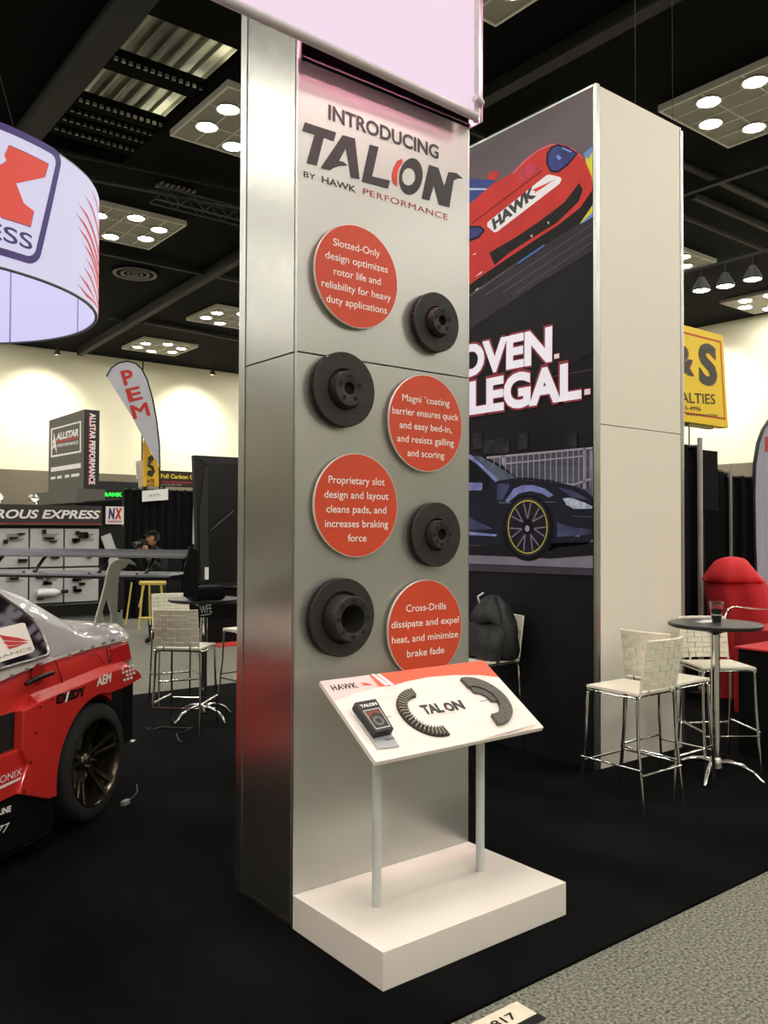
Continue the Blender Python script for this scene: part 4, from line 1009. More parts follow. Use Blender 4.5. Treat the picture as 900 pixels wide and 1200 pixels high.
def foil(s0, z0, chord, y0, y1, ang, name):
    prof = []
    for i in range(11):
        t_ = i/10; th = .11*(.2969*math.sqrt(t_)-.126*t_-.3516*t_**2+.2843*t_**3-.1015*t_**4)/.2
        prof.append((t_, -.05*math.sin(PI*t_)+th))
    for i in range(9, 0, -1):
        t_ = i/10; th = .11*(.2969*math.sqrt(t_)-.126*t_-.3516*t_**2+.2843*t_**3-.1015*t_**4)/.2
        prof.append((t_, -.05*math.sin(PI*t_)-th))
    ca, sa = math.cos(ang), math.sin(ang)
    secs = [[V(s0+chord*(a*ca-b*sa), y, z0+chord*(a*sa+b*ca)) for a, b in prof] for y in (y0, y1)]
    return MB().loft(secs).build(name, carbon, car, smooth=40)
WL = CP(0)
foil(.92, 1.345, .30, -.03, 2*CYM+.03, .08, 'wing_blade')
foil(1.16, 1.47, .16, -.03, 2*CYM+.03, .35, 'wing_flap')
for y in (-.04, 2*CYM+.03): MB().slab([V(1.14, y, 1.20), V(1.36, y, 1.17), V(1.36, y, 1.52), V(1.22, y, 1.55), V(1.14, y, 1.40)], (0, .01, 0)).build('end_plate', carbon, car, bevel=.002)
for y in (.0+.25, .62, 1.14, 1.5): MB().tube([(1.0, y, 1.36), (1.06, y, 1.33), (1.14, y, 1.37), (1.22, y, 1.44), (1.30, y, 1.50)], .012, 6).build('flap_bracket', blk_p, car, smooth=60)
# ------------------------------------------------------------------ round hanging banner
RC = V(1.74, 12.23, 0); RR_ = 2.42; RZ0, RZ1 = 4.56, 6.13
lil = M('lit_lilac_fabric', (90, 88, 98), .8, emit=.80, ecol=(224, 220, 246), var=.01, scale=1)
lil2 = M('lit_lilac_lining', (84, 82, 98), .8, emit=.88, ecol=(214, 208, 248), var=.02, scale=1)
rb = thing('ring_banner', 'big glowing round hanging banner with a red letter in a purple frame, top left', 'hanging banner', (RC.x, RC.y, RZ0))
def cyl_band(r, z0, z1, n=96, a0=0, a1=2*PI): return MB().lathe([(r, z0), (r, z1)], n, o=RC, a0=a0, a1=a1)
cyl_band(RR_, RZ0, RZ1).build('fabric_outside', lil, rb, world=True, smooth=60, fixn=False)
cyl_band(RR_-.05, RZ0, RZ1).build('fabric_lining', lil2, rb, world=True, smooth=60, fixn=False)
for z_ in (RZ0, RZ1): MB().tube([RC+V((RR_-.02)*math.cos(2*PI*i/96), (RR_-.02)*math.sin(2*PI*i/96), z_) for i in range(96)], .022, 8, closed=True).build('hoop', M('hoop_grey', (110, 105, 120), .5), rb, world=True, smooth=60)
for k in range(10):
    a = 2*PI*k/10+.1; MB().box(-.004, .004, -.012, .012, RZ0, RZ1).xf(Matrix.Translation(RC+V((RR_-.056)*math.cos(a), (RR_-.056)*math.sin(a), 0)) @ Matrix.Rotation(a, 4, 'Z')).build('seam', M('lilac_seam', (160, 155, 190), .8), rb, world=True)
for k in range(3):
    a = 2*PI*k/3+.5; p = RC+V(RR_*math.cos(a), RR_*math.sin(a), RZ1); MB().cyl(p, (RC.x, RC.y, HC), .004, 6).build('hanging_cable', black_m, rb, world=True)
def hitcyl(u, v, R=RR_):
    d = ray(u, v); ox, oy = CO.x-RC.x, CO.y-RC.y
    a = d.x**2+d.y**2; b = 2*(ox*d.x+oy*d.y); c = ox*ox+oy*oy-R*R
    q = b*b-4*a*c
    if q < 0: return None
    t = (-b-math.sqrt(q))/(2*a); p = CO+d*t
    return math.atan2(p.y-RC.y, p.x-RC.x), p.z
def wrap(polys, r, name, mat, ringp=False):
    """polys in (angle, z); cut into narrow strips so they bend with the ring"""
    bm = bmesh.new()
    for vs, fs in polys:
        vv = [bm.verts.new((a*RR_, z_, 0)) for a, z_ in vs]
        for f in fs:
            try: bm.faces.new([vv[i] for i in f])
            except ValueError: pass
    bmesh.ops.triangulate(bm, faces=bm.faces)
    xs = [v.co.x for v in bm.verts]; x = min(xs)+.06
    while x < max(xs):
        bmesh.ops.bisect_plane(bm, geom=bm.verts[:]+bm.edges[:]+bm.faces[:], plane_co=(x, 0, 0), plane_no=(1, 0, 0)); x += .08
    mb = MB(); mb.v = [RC+V(r*math.cos(v.co.x/RR_), r*math.sin(v.co.x/RR_), v.co.y) for v in bm.verts]
    bm.verts.index_update(); mb.f = [tuple(v.index for v in f.verts) for f in bm.faces]; bm.free()
    return mb.build(name, mat, rb, world=True, fixn=False)
def single(pts): return (pts, [tuple(range(len(pts)))])
zr = lambda x, y: hitcyl(x/4, 120+y/4)
zr3 = lambda x, y: hitcyl(x/3, y/3)
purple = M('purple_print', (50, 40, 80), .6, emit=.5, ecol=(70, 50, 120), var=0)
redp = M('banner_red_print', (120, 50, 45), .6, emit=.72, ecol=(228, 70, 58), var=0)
A_r, _ = zr(287, 300); _, Z_t = zr(20, 108); _, Z_b = zr(60, 728)
aR = [zr(287, 300)[0], zr(212, 560)[0], zr(190, 740)[0]]; aRm = sum(aR)/3
wdt = .085; W_ang = 2.35/RR_*1.0
def rrect(a0, a1, z0, z1, r, n=6):
    pts = []
    for (ca, cz_, s0) in ((a1-r/RR_, z1-r, 0), (a0+r/RR_, z1-r, 1), (a0+r/RR_, z0+r, 2), (a1-r/RR_, z0+r, 3)):
        for i in range(n+1):
            t_ = (s0+i/n)*PI/2; pts.append((ca+r/RR_*math.cos(t_), cz_+r*math.sin(t_)))
    return pts
print('ring', aR, Z_t, Z_b, zr(20, 108), zr(250, 240), zr(150, 770), zr(10, 712))
aL = aRm-2.7/RR_
zT, zB = zr(20, 100)[1]+.0, (zr(150, 770)[1]+zr(10, 712)[1])/2
o_ = rrect(aL, aRm+.01, zB, zT, .16); i_ = rrect(aL+wdt/RR_, aRm+.01-wdt/RR_, zB+wdt, zT-wdt, .10)
ks = (aR[0]-aR[2])/(zr(287, 300)[1]-zr(190, 740)[1]); zm_ = (zT+zB)/2
o_ = [(a+(b-zm_)*ks, b) for a, b in o_]; i_ = [(a+(b-zm_)*ks, b) for a, b in i_]
n_ = len(o_); wrap([(o_+i_, [(i, (i+1) % n_, n_+(i+1) % n_, n_+i) for i in range(n_)])], RR_+.006, 'frame_print', purple)
xl = [zr3(*p) for p in ((30, 512), (168, 577), (155, 624), (55, 645), (82, 715), (117, 742), (105, 797), (5, 765))]
cxa = zr3(5, 640); xm = cxa[0]; zmid = cxa[1]
left = [(xm-.02, zmid+.05)]
xs_ = xl[:8]+[(xm-.05/RR_, xl[7][1]+.05), (xm-.12/RR_, zmid-.12), (xm-.55/RR_, xl[7][1]-.02), (xm-.8/RR_, xl[7][1]-.02), (xm-.3/RR_, zmid+.05), (xm-.75/RR_, xl[0][1]+.02), (xm-.35/RR_, xl[0][1]+.02), (xm-.05/RR_, zmid+.2), zr3(2, 580), zr3(22, 566), zr3(14, 548)]
wrap([single(xs_)], RR_+.008, 'letter_print', redp)
def scale_poly(ps, k):
    ca = sum(p[0] for p in ps)/len(ps); cz_ = sum(p[1] for p in ps)/len(ps)
    return [(ca+(a-ca)*k, cz_+(b-cz_)*k) for a, b in ps]
wrap([single(scale_poly(xs_, 1.02))], RR_+.005, 'letter_edge_print', purple)
wrap([single([(xm-(1.0+a)/RR_, b) for a, b in ((0, xl[7][1]), (.28, xl[7][1]), (.28, zmid+.1), (.62, xl[7][1]), (.9, xl[7][1]), (.9, xl[0][1]), (.62, xl[0][1]), (.62, zmid-.05), (.28, xl[0][1]), (0, xl[0][1]))])], RR_+.007, 'second_letter_print', purple)
v_, f_ = raw_text('NITROUS EXPRESS', .012)
s0_, s1_ = zr(0, 660), zr(152, 688); xx1 = max(q[0] for q in v_); v2, _ = raw_text('SS', .012); wss = max(q[0] for q in v2)-min(q[0] for q in v2)
pS, qS = zr(14, 640), zr(150, 680)
k_ = (qS[0]-pS[0])*RR_/wss; capz = abs(zr(60, 590)[1]-zr(60, 662)[1])
wrap([([(qS[0]-(xx1-q[0])*k_/RR_, (zr(60, 662)[1]+zr(130, 688)[1])/2+q[1]*capz/.69) for q in v_], f_)], RR_+.007, 'word_print', purple)
fp = []
for i in range(11):
    yy = [(425, 405), (455, 430), (490, 470), (535, 515), (600, 578), (680, 655), (745, 725), (790, 765), (830, 800), (880, 845), (915, 880)][i]
    xx = [425, 392, 362, 350, 358, 383, 397, 385, 362, 355, 350][i]
    a_, b_ = zr(xx, yy[1]), None
    tip = hitcyl(xx/4, 120+yy[1]/4)
    if not tip: continue
    aM = tip[0]+ (1.25 if i < 8 else 1.35)*.35
    zc = lambda q: max(q, RZ0+.05)
    fp.append(single([(tip[0], tip[1]), (tip[0]+.12, zc(tip[1]-.10)), (tip[0]+.34, zc(tip[1]-.36)), (tip[0]+.6, zc(tip[1]-.58)), (tip[0]+.6, zc(tip[1]-.48)), (tip[0]+.34, zc(tip[1]-.26)), (tip[0]+.12, zc(tip[1]-.05))]))
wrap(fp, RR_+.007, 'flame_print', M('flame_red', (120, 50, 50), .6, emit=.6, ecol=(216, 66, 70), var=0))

# ------------------------------------------------------------------ booth with product boards, left background
NY = 14.733
nb = thing('display_booth', 'black display booth with white product boards under a lettered header', 'display booth', (3.6, NY, 0))
def nbx(name, m_, x0, x1, y0, y1, z0, z1, **k): return MB().box(x0, x1, y0, y1, z0, z1).build(name, m_, nb, world=True, **k)
hdm = M('header_dark', (62, 57, 56), .35, var=.1, scale=1)
nbx('header', hdm, .8, 5.30, NY, NY+.12, 1.75, 2.09)
nbx('header_trim', alu, .8, 5.30, NY-.004, NY, 1.755, 1.762); nbx('red_line', red_ink, .8, 5.30, NY-.004, NY, 1.775, 1.785)
zn = zf(0, 560, 5.625, PY(NY-.006))
mb = MB(); quadtext(mb, 'EXPRESS', zn, (275, 266), (662, 268), (275, 213), weight=.03, shear=.25, prefix='NITROUS '); mb.build('header_lettering', white_ink, nb, world=True, fixn=False)
nbx('back_board', black_m, .8, 5.75, NY+.10, NY+.2, .25, 1.75)
nbx('sill', blk_p, .8, 5.40, NY-.25, NY+.1, .22, .42)
nbx('base_box', M('base_grey', (120, 124, 122), .5), .9, 5.60, NY-.20, NY+.1, .01, .22)
brd = M('product_board', (196, 197, 194), .5, var=.03)
xa = [3.10, 4.10, 4.67, 5.28]
for i in range(3):
    for z0, z1 in ((1.05, 1.69), (.44, 1.02)):
        xl_, xr_ = xa[i]+.015, xa[i+1]-.015
        b_ = nbx('product_board', brd, xl_, xr_, NY+.05, NY+.1, z0, z1)
        g_ = MB(); rnd = random.Random(i*7+int(z0*10))
        for k in range(7):
            px, pz = xl_+.06+rnd.random()*(xr_-xl_-.22), z0+.06+rnd.random()*(z1-z0-.14)
            g_.box(px, px+.05+rnd.random()*.1, NY+.0, NY+.05, pz, pz+.02+rnd.random()*.06)
        g_.build('small_fittings', blk_p, b_, world=True)
        g_ = MB()
        for k in range(5): g_.box(xr_-.35, xr_-.08-.03*(k % 3), NY+.046, NY+.05, z1-.10-k*.028, z1-.085-k*.028)
        g_.build('caption_print', M('caption_grey', (120, 120, 120), .6), b_, world=True)
bt_ = thing('gas_bottle', 'small white bottle fixed lying on the lower middle product board', 'bottle', (4.4, NY-.02, .62))
MB().lathe([(0, -.2), (.055, -.18), (.065, -.12), (.065, .10), (.03, .17), (.02, .2), (0, .2)], 16, ax=(1, 0, 0)).build('bottle_body', white_paint, bt_, smooth=40)
MB().cyl((.2, 0, 0), (.32, 0, .01), .03, 10).build('valve', blk_p, bt_)
nxs = thing('small_logo_sign', 'small square white sign with purple and red letters at the end of the header', 'sign', (5.52, NY, 1.78))
MB().box(5.36, 5.68, NY-.02, NY, 1.775, 2.085).build('sign_board', white_lam, nxs, world=True)
mb = MB(); text_into(mb, 'N', (5.40, NY-.022, 1.875), (5.52, NY-.022, 1.875), UP, cap=.17, weight=.06, shear=.15); mb.build('letter', M('logo_purple', (56, 36, 110), .5, var=0), nxs, world=True, fixn=False)
mb = MB(); text_into(mb, 'X', (5.51, NY-.023, 1.875), (5.65, NY-.023, 1.875), UP, cap=.17, weight=.06, shear=.15); mb.build('letter', red_ink, nxs, world=True, fixn=False)
MB().box(5.39, 5.65, NY-.022, NY-.021, 1.80, 1.84).build('caption_print', M('logo_pink', (190, 150, 170), .5), nxs, world=True)
tgs = thing('hanging_cards', 'two white printed cards hanging at the right end of the product booth', 'card', (5.5, NY, 1.1))
for a, b, c in ((5.38, 1.38, .35), (5.45, 1.12, .1)):
    MB().box(-.09, .09, -.01, .0, -.12, .22).xf(Matrix.Translation((a-5.5+.06, 0, b-1.1)) @ Matrix.Rotation(-c, 4, 'Y')).build('card', brd, tgs)
# can lamps above the header
for x in (3.66, 4.23):
    t = thing('booth_spotlight', 'small bright spotlight above the booth header, '+('left' if x < 4 else 'right')+' one', 'lamp', (x, NY+.3, 2.16), 0, 'spotlights above the booth header')
    MB().lathe([(0, 0), (.09, .0), (.10, .05), (.04, .12)], 14).build('lamp_head', alu, t, smooth=40)
    MB().cyl((0, 0, .1), (0, -.2, -.08), .012, 6).build('arm', alu, t)
    MB().sphere((0, -.05, .03), .07, .05, .035, 10, 6).build('bulb', M('warm_bulb', (255, 246, 210), emit=6), t)
# dark tower sign
AY, AX_ = 20.0, 6.75
at_ = thing('tower_sign', 'tall dark box sign with a framed logo standing above the booth header', 'sign', (7.0, AY, 2.2))
sd = M('sign_charcoal', (96, 93, 86), .6, var=.03, scale=1); sdk = M('sign_black', (34, 33, 34), .5)
DL = 2.67
MB().box(AX_, AX_+.36, AY, AY+DL, 2.62, 4.5).build('sign_body', sdk, at_, world=True)
MB().box(AX_-.01, AX_, AY, AY+DL, 2.62, 4.5).build('side_face', sd, at_, world=True)
MB().box(AX_-.25, AX_+.40, AY-.3, AY+DL+.3, 2.3, 2.62).build('sign_base', sd, at_, world=True)
MB().box(AX_-.1, AX_+.4, AY+.2, AY+DL, .0, 2.3).build('support', sdk, at_, world=True)
za_ = zf(40, 450, 8, PX(AX_-.014)); zan = zf(40, 450, 8, PX(AX_-.018))
def ap(name, m_, polys, z_=None):
    mb = MB()
    for q in polys: mb.poly([(z_ or za_)(*p) for p in q])
    return mb.build(name, m_, at_, world=True, fixn=False)
MB().ring([za_(*p) for p in ((157, 420), (440, 345), (440, 640), (157, 690))], [za_(*p) for p in ((170, 432), (428, 362), (428, 625), (170, 670))]).build('frame_print', white_ink, at_, world=True, fixn=False)
ap('red_stripe_print', red_ink, [[(205, 535), (412, 492), (412, 512), (205, 556)]])
ap('star_print', white_ink, [[(185, 450), (200, 520), (215, 655), (190, 590), (165, 620), (180, 560), (170, 540), (182, 520)]])
ap('caption_print', white_ink, [[(157, 785), (438, 740), (438, 785), (157, 825)]]+[[(157+a, 872-a*.14), (157+a+42, 866-a*.14), (157+a+42, 890-a*.12), (157+a, 897-a*.12)] for a in (0, 60, 130, 190, 225)])
mb = MB(); quadtext(mb, 'ALLSTAR', zan, (205, 525), (415, 482), (205, 468), weight=.05, shear=.2); quadtext(mb, 'PERFORMANCE', zan, (215, 594), (412, 560), (215, 566), weight=.03)
mb.build('logo_lettering', white_ink, at_, world=True, fixn=False)
lettering([dict(t='ALLSTAR PERFORMANCE', a=(AX_+.13, AY-.004, 4.42), b=(AX_+.13, AY-.004, 2.74), up=(1, 0, 0), cap=.13, weight=.04)], white_ink, at_)
lettering([dict(t='ALLSTAR PERFORMANCE', a=(AX_+.105, AY-.002, 4.42), b=(AX_+.105, AY-.002, 2.74), up=(1, 0, 0), cap=.13, weight=.05)], M('magenta_ink', (206, 40, 90), .5, var=0), at_)
# green sign
gs = thing('green_letter_sign', 'black sign with glowing green letters behind the dark box sign', 'sign', (8.9, 23.8, 2.2))
MB().box(7.9, 9.9, 23.8, 23.9, 2.2, 3.05).build('sign_board', black_m, gs, world=True)
for x_ in (8.1, 9.7): MB().cyl((x_, 23.86, 0), (x_, 23.86, 2.25), .04, 8).build('sign_post', black_m, gs, world=True)
zg_ = zf(0, 560, 5.625, PY(23.79)); mb = MB(); quadtext(mb, 'ERANK', zg_, (665, 120), (806, 122), (665, 97), weight=.05); mb.build('lettering', M('green_glow', (40, 255, 70), emit=1.3, var=0), gs, world=True, fixn=False)
# drapes helper: pleated curtain in a vertical plane
def drape(name, label, a, b, z0, z1, mat=None, pitch=.16, amp=.035, group=None, cat='curtain'):
    a, b = V(*a, 0), V(*b, 0); L = (b-a).length; d = (b-a).normalized(); nn = V(-d.y, d.x, 0)
    t = thing(name, label, cat, tuple(a+V(0, 0, z0)), 0, group); n = max(8, int(L/pitch*8)); secs = []
    rnd = random.Random(int(a.x*100)); ph = rnd.random()*6
    for i in range(n+1):
        s = L*i/n; o = amp*math.sin(2*PI*s/pitch+ph+.6*math.sin(s*3)); secs.append([a+d*s+nn*o+V(0, 0, z0), a+d*s+nn*o*.7+V(0, 0, z1)])
    mb = MB(); mb.v = [p for q in secs for p in q]; mb.f = [(2*i, 2*i+2, 2*i+3, 2*i+1) for i in range(n)]
    mb.build('cloth', mat or black_cloth, t, world=True, smooth=180, fixn=False)
    MB().cyl(a+V(0, 0, z1-.02), b+V(0, 0, z1-.02), .02, 8).build('top_rail', black_m, t, world=True)
    return t
p0_, p1_ = hit(146, 578, PY(15.6)), hit(230, 570, PY(15.6))
drape('pipe_drape', 'black pleated drape behind the person with a camera', (p0_.x, 15.6), (p1_.x+.6, 15.6), .0, 2.46)
drape('pipe_drape', 'black drape returning behind the green lettered sign', (6.0, 15.7), (6.0, 17.8), .0, 2.27)
wc = thing('white_card', 'white card pinned on the black drape under the yellow flag', 'sign', (6.4, 15.5, 2.2))
zz = zf(140, 520, 6, PY(15.52)); MB().slab([zz(*p) for p in ((160, 332), (342, 316), (342, 394), (160, 408))], (0, .01, 0)).build('card', white_paint, wc, world=True)
mb = MB(); quadtext(mb, 'BOOTH', zf(140, 520, 6, PY(15.51)), (212, 372), (288, 366), (212, 354)); mb.build('lettering', M('card_grey', (150, 150, 150), .6), wc, world=True, fixn=False)
gp = thing('curtain_pole', 'pale grey pole and curtain edge beside the black kiosk', 'pole', (7.0, 15.4, 0))
zz = zf(140, 520, 6, PY(15.4)); MB().slab([zz(*p) for p in ((527, 290), (540, 290), (550, 700), (515, 705))], (0, .03, 0)).build('cloth_strip', M('pale_grey_cloth', (176, 176, 176), .8), gp, world=True)
MB().cyl((zz(533, 700).x, 15.42, 0), (zz(533, 700).x, 15.42, zz(533, 290).z), .02, 8).build('pole', alu, gp, world=True)
# full carbon sign
cs = thing('carbon_sign', 'wide black sign with yellow and red lettering behind the black drape', 'sign', (8.8, 19.5, 2.7))
zz = zf(140, 520, 6, PY(19.5)); q0, q1 = zz(286, 188), zz(286, 300)
MB().box(q0.x, q0.x+2.4, 19.5, 19.56, q1.z, q0.z).build('sign_board', M('sign_maroon', (36, 14, 12), .5), cs, world=True)
zz = zf(140, 520, 6, PY(19.49)); mb = MB(); quadtext(mb, 'Full Carbon Clu', zz, (292, 240), (548, 250), (292, 212), weight=.03); mb.build('yellow_lettering', M('yellow_ink', (240, 214, 60), .5, var=0), cs, world=True, fixn=False)
mb = MB(); quadtext(mb, 'racing clutches and parts', zz, (296, 272), (505, 280), (296, 258), weight=.03); mb.build('red_lettering', red_ink, cs, world=True, fixn=False)
mb = MB(); quadtext(mb, 'strong light fast', zz, (292, 290), (440, 292), (292, 282)); mb.build('white_lettering', M('cream_ink', (220, 200, 170), .5, var=0), cs, world=True, fixn=False)
MB().box(q0.x+.1, q0.x+.16, 19.55, 19.6, 0, q1.z).build('sign_leg', black_m, cs, world=True)
# feather flags
def feather(name, label, outline, y, mat, pole=None):
    t = thing(name, label, 'flag', tuple(pole[-1]) if pole else (0, 0, 0))
    if pole: t.location = (pole[-1][0], pole[-1][1], 0); WM[t.name] = Matrix.Translation(t.location)
    return t
FY = 17.6
zf_ = zf(0, 380, 3.103, PY(FY))
base = zf_(580, 640)
ff = thing('feather_flag', 'tall grey feather flag with red letters PEM above the black drape', 'flag', (base.x, FY, 0))
MB().slab([zf_(*p) for p in ((387, 188), (400, 165), (420, 148), (450, 138), (480, 139), (505, 155), (522, 180), (538, 215), (550, 255), (562, 310), (572, 370), (579, 430), (581, 516), (572, 500), (548, 460), (520, 410), (480, 335), (440, 270), (410, 222))], (0, .012, 0)).build('flag_cloth', M('flag_grey', (186, 186, 196), .8, var=.06, scale=2), ff, world=True, fixn=True)
MB().tube([zf_(*p) for p in ((387, 190), (405, 158), (430, 141), (462, 134), (492, 141), (515, 162), (535, 200), (555, 270), (570, 350), (580, 440), (583, 640))]+[V(zf_(583, 640).x, FY, .0)], .018, 6).build('flag_pole', black_m, ff, world=True, smooth=60)
zl_ = zf(0, 380, 3.103, PY(FY-.006))
for t_, a, b, c in (('P', (452, 221), (492, 212), (440, 172)), ('E', (469, 282), (520, 270), (458, 237)), ('M', (485, 345), (548, 330), (475, 297))):
    mb = MB(); quadtext(mb, t_, zl_, a, b, c, weight=.03); mb.build('letter', M('flag_red', (186, 44, 34), .7, var=0), ff, world=True, fixn=False)
yf = thing('yellow_flag', 'yellow flag with a black swirl below the grey feather flag', 'flag', (hit(170, 600, PY(17.9)).x, 17.9, 0))
zz = zf(140, 520, 6, PY(17.9))
MB().slab([zz(*p) for p in ((165, 300), (165, 0), (178, -50), (196, 10), (225, 70), (262, 120), (280, 170), (278, 300))], (0, .01, 0)).build('flag_cloth', M('flag_yellow', (232, 182, 52), .8, var=.05, scale=3), yf, world=True)
MB().tube([zz(281, 170), zz(281, 330), V(zz(281, 330).x, 17.9, 0)], .015, 6).build('flag_pole', black_m, yf, world=True)
zz = zf(140, 520, 6, PY(17.89))
mb = MB(); mb.tube([zz(*p) for p in ((215, 120), (212, 100), (228, 85), (232, 105), (212, 130), (205, 150), (232, 165), (240, 195), (225, 222), (205, 215), (208, 195), (222, 198))], .035, 6); mb.build('swirl_print', black_ink, yf, world=True)
mb = MB(); quadtext(mb, 'ATS', zz, (192, 275), (246, 275), (192, 250), weight=.02); quadtext(mb, 'ATS', zz, (192, 300), (246, 300), (192, 284), weight=.02); mb.build('lettering', black_ink, yf, world=True, fixn=False)
wf = thing('white_banner', 'narrow white banner left of the yellow flag', 'banner', (hit(162, 600, PY(18.1)).x, 18.1, 0))
zz = zf(140, 520, 6, PY(18.1)); MB().slab([zz(*p) for p in ((115, 122), (160, 118), (162, 310), (135, 310), (135, 250), (120, 245))], (0, .01, 0)).build('banner_cloth', M('banner_white', (222, 222, 224), .8, var=.05), wf, world=True)
MB().cyl(zz(150, 300), V(zz(150, 300).x, 18.1, 0), .015, 6).build('banner_pole', alu, wf, world=True)

# ------------------------------------------------------------------ person with a camera
PP = V(5.10, 11.88, 0)
pe = thing('person', 'person in black cap and black top holding a camera, before the black drape', 'person', tuple(PP), math.radians(195))
WM[pe.name] = WM[pe.name] @ Matrix.Scale(.94, 4); pe.scale = (.94, .94, .94)
skin = M('skin', (186, 132, 104), .55, var=.05, scale=10); dark_top = M('black_top', (20, 21, 22), .85, var=.2, scale=6, bump=.2)
# faces local +x; body grown with a skin modifier
def skinned(name, pts, edges, radii, mat, parent, sub=2):
    me = bpy.data.meshes.new(name); me.from_pydata(pts, edges, []); me.materials.append(mat)
    o = bpy.data.objects.new(name, me); COL.objects.link(o); o.parent = parent; WM[o.name] = wm(parent)
    sk = o.modifiers.new('skin', 'SKIN')
    for i, r in enumerate(radii): me.skin_vertices[0].data[i].radius = r if isinstance(r, tuple) else (r, r)
    me.skin_vertices[0].data[0].use_root = True
    sk.use_smooth_shade = True
    ss = o.modifiers.new('sub', 'SUBSURF'); ss.levels = sub; ss.render_levels = sub
    return o
HS = 1.57     # chin height region
pts = [(0, 0, .92), (0, 0, 1.12), (.01, 0, 1.30), (.02, 0, 1.42), (.05, 0, 1.49), (.075, 0, 1.545),
       (.02, .17, 1.40), (.06, .24, 1.17), (.24, .12, 1.33), (.02, -.17, 1.40), (.06, -.24, 1.17), (.24, -.10, 1.36),
       (.0, .10, .86), (.02, .11, .48), (.0, .12, .09), (.12, .13, .04), (.0, -.10, .86), (.02, -.11, .48), (.0, -.12, .09), (.12, -.13, .04)]
edges = [(0, 1), (1, 2), (2, 3), (3, 4), (4, 5), (3, 6), (6, 7), (7, 8), (3, 9), (9, 10), (10, 11), (0, 12), (12, 13), (13, 14), (14, 15), (0, 16), (16, 17), (17, 18), (18, 19)]
rad = [(.15, .12), (.15, .11), (.17, .12), (.13, .09), .055, .05, .07, .05, .038, .07, .05, .038, .09, .065, .045, .04, .09, .065, .045, .04]
skinned('body', pts, edges, rad, dark_top, pe)
hd_ = MB()
hs = MB().sphere((0, 0, 0), 1, n=20, m=14)
for p in hs.v:
    x, y, z_ = p; k = 1
    jaw = max(0, -z_)
    xx = x*(.098-.01*jaw)+(.012*jaw); yy = y*(.076-.022*jaw); zz_ = z_*.118
    if x > .75 and abs(y) < .3 and -.35 < z_ < .15: xx += .012
    hd_.v.append(V(.10+xx, yy, 1.655+zz_))
hd_.f = hs.f; head = hd_.build('head', skin, pe, smooth=180)
MB().loft([[V(.195, -.008, 1.675), V(.195, .008, 1.675), V(.19, 0, 1.68)], [V(.222, -.014, 1.635), V(.222, .014, 1.635), V(.2, 0, 1.64)], [V(.20, -.01, 1.628), V(.20, .01, 1.628), V(.198, 0, 1.63)]]).build('nose', skin, head, smooth=60)
for sy in (-1, 1):
    MB().sphere((.092, sy*.076, 1.655), .018, .008, .032, 10, 8).build('ear', skin, head, smooth=180)
    MB().sphere((.178, sy*.030, 1.675), .010, .012, .007, 8, 6).build('eye', black_ink, head, smooth=180)
MB().box(.18, .193, -.022, .022, 1.602, 1.609).build('mouth', M('lip', (140, 80, 70), .5), head)
MB().lathe([(.088, -.07), (.089, 0), (.085, .03)], 20, o=(.075, 0, 1.69)).xf(Matrix.Identity(4)).build('hair', M('dark_hair', (24, 20, 18), .7), head, smooth=60)
cpm = MB(); c_ = MB().sphere((0, 0, 0), 1, n=20, m=12)
cpm.v = [V(.09+p.x*.108, p.y*.088, 1.70+max(p.z, -.0)*.085) for p in c_.v]; cpm.f = c_.f; cpm.build('cap', black_cloth, pe, smooth=60)
MB().loft([[V(.17, y, 1.705), V(.17, y, 1.712), V(.285-abs(y)*.6, y, 1.702), V(.285-abs(y)*.6, y, 1.698)] for y in (-.07, -.035, 0, .035, .07)]).build('cap_brim', black_cloth, pe, smooth=60)
camr = thing('camera_gear', 'black camera with a pale lens ring held up by the person in the cap', 'camera', tuple(WM[pe.name] @ V(.29, 0, 1.56)), math.radians(195))
MB().box(-.03, .03, -.07, .07, -.045, .045).build('camera_body', black_m, camr, bevel=.006)
MB().lathe([(0, 0), (.035, 0), (.04, .07), (.036, .10), (0, .10)], 20, o=(.03, 0, 0), ax=(1, 0, 0)).build('lens', black_m, camr, smooth=40)
MB().lathe([(.037, .098), (.041, .098), (.041, .104), (.037, .104)], 20, o=(.03, 0, 0), ax=(1, 0, 0)).build('lens_ring', alu, camr)
MB().box(-.02, .02, -.03, .03, .045, .075).build('viewfinder', black_m, camr, bevel=.004)
MB().box(-.028, .028, .03, .06, -.09, -.046).build('handle_grip', alu, camr)
for sy in (-1, 1):
    hnd = MB(); w0 = V(.24, sy*.115, 1.335 if sy > 0 else 1.365); pc_ = V(.275, sy*.085, 1.50)
    hnd.tube([w0, w0.lerp(pc_, .5), pc_+V(-.01, 0, -.03)], [.036, .03, .028], 10)
    hnd.sphere(pc_, .026, .018, .045, 12, 8)
    hnd.build('hand', skin, pe, smooth=180)
    for k in range(4):
        b = pc_+V(.012, 0, .035-.02*k); L = [.07, .078, .074, .058][k]
        MB().tube([b+V(-.01, 0, 0), b+V(.02, -sy*.003, .004), b+V(.034, -sy*.018, .004), b+V(.030, -sy*(L-.03), .0)], [.0085, .0085, .008, .0065], 6).build('finger', skin, pe, smooth=180)
    MB().tube([pc_+V(-.02, 0, -.02), pc_+V(-.035, -sy*.02, .01), pc_+V(-.033, -sy*.035, .03)], [.010, .009, .007], 6).build('thumb', skin, pe, smooth=180)

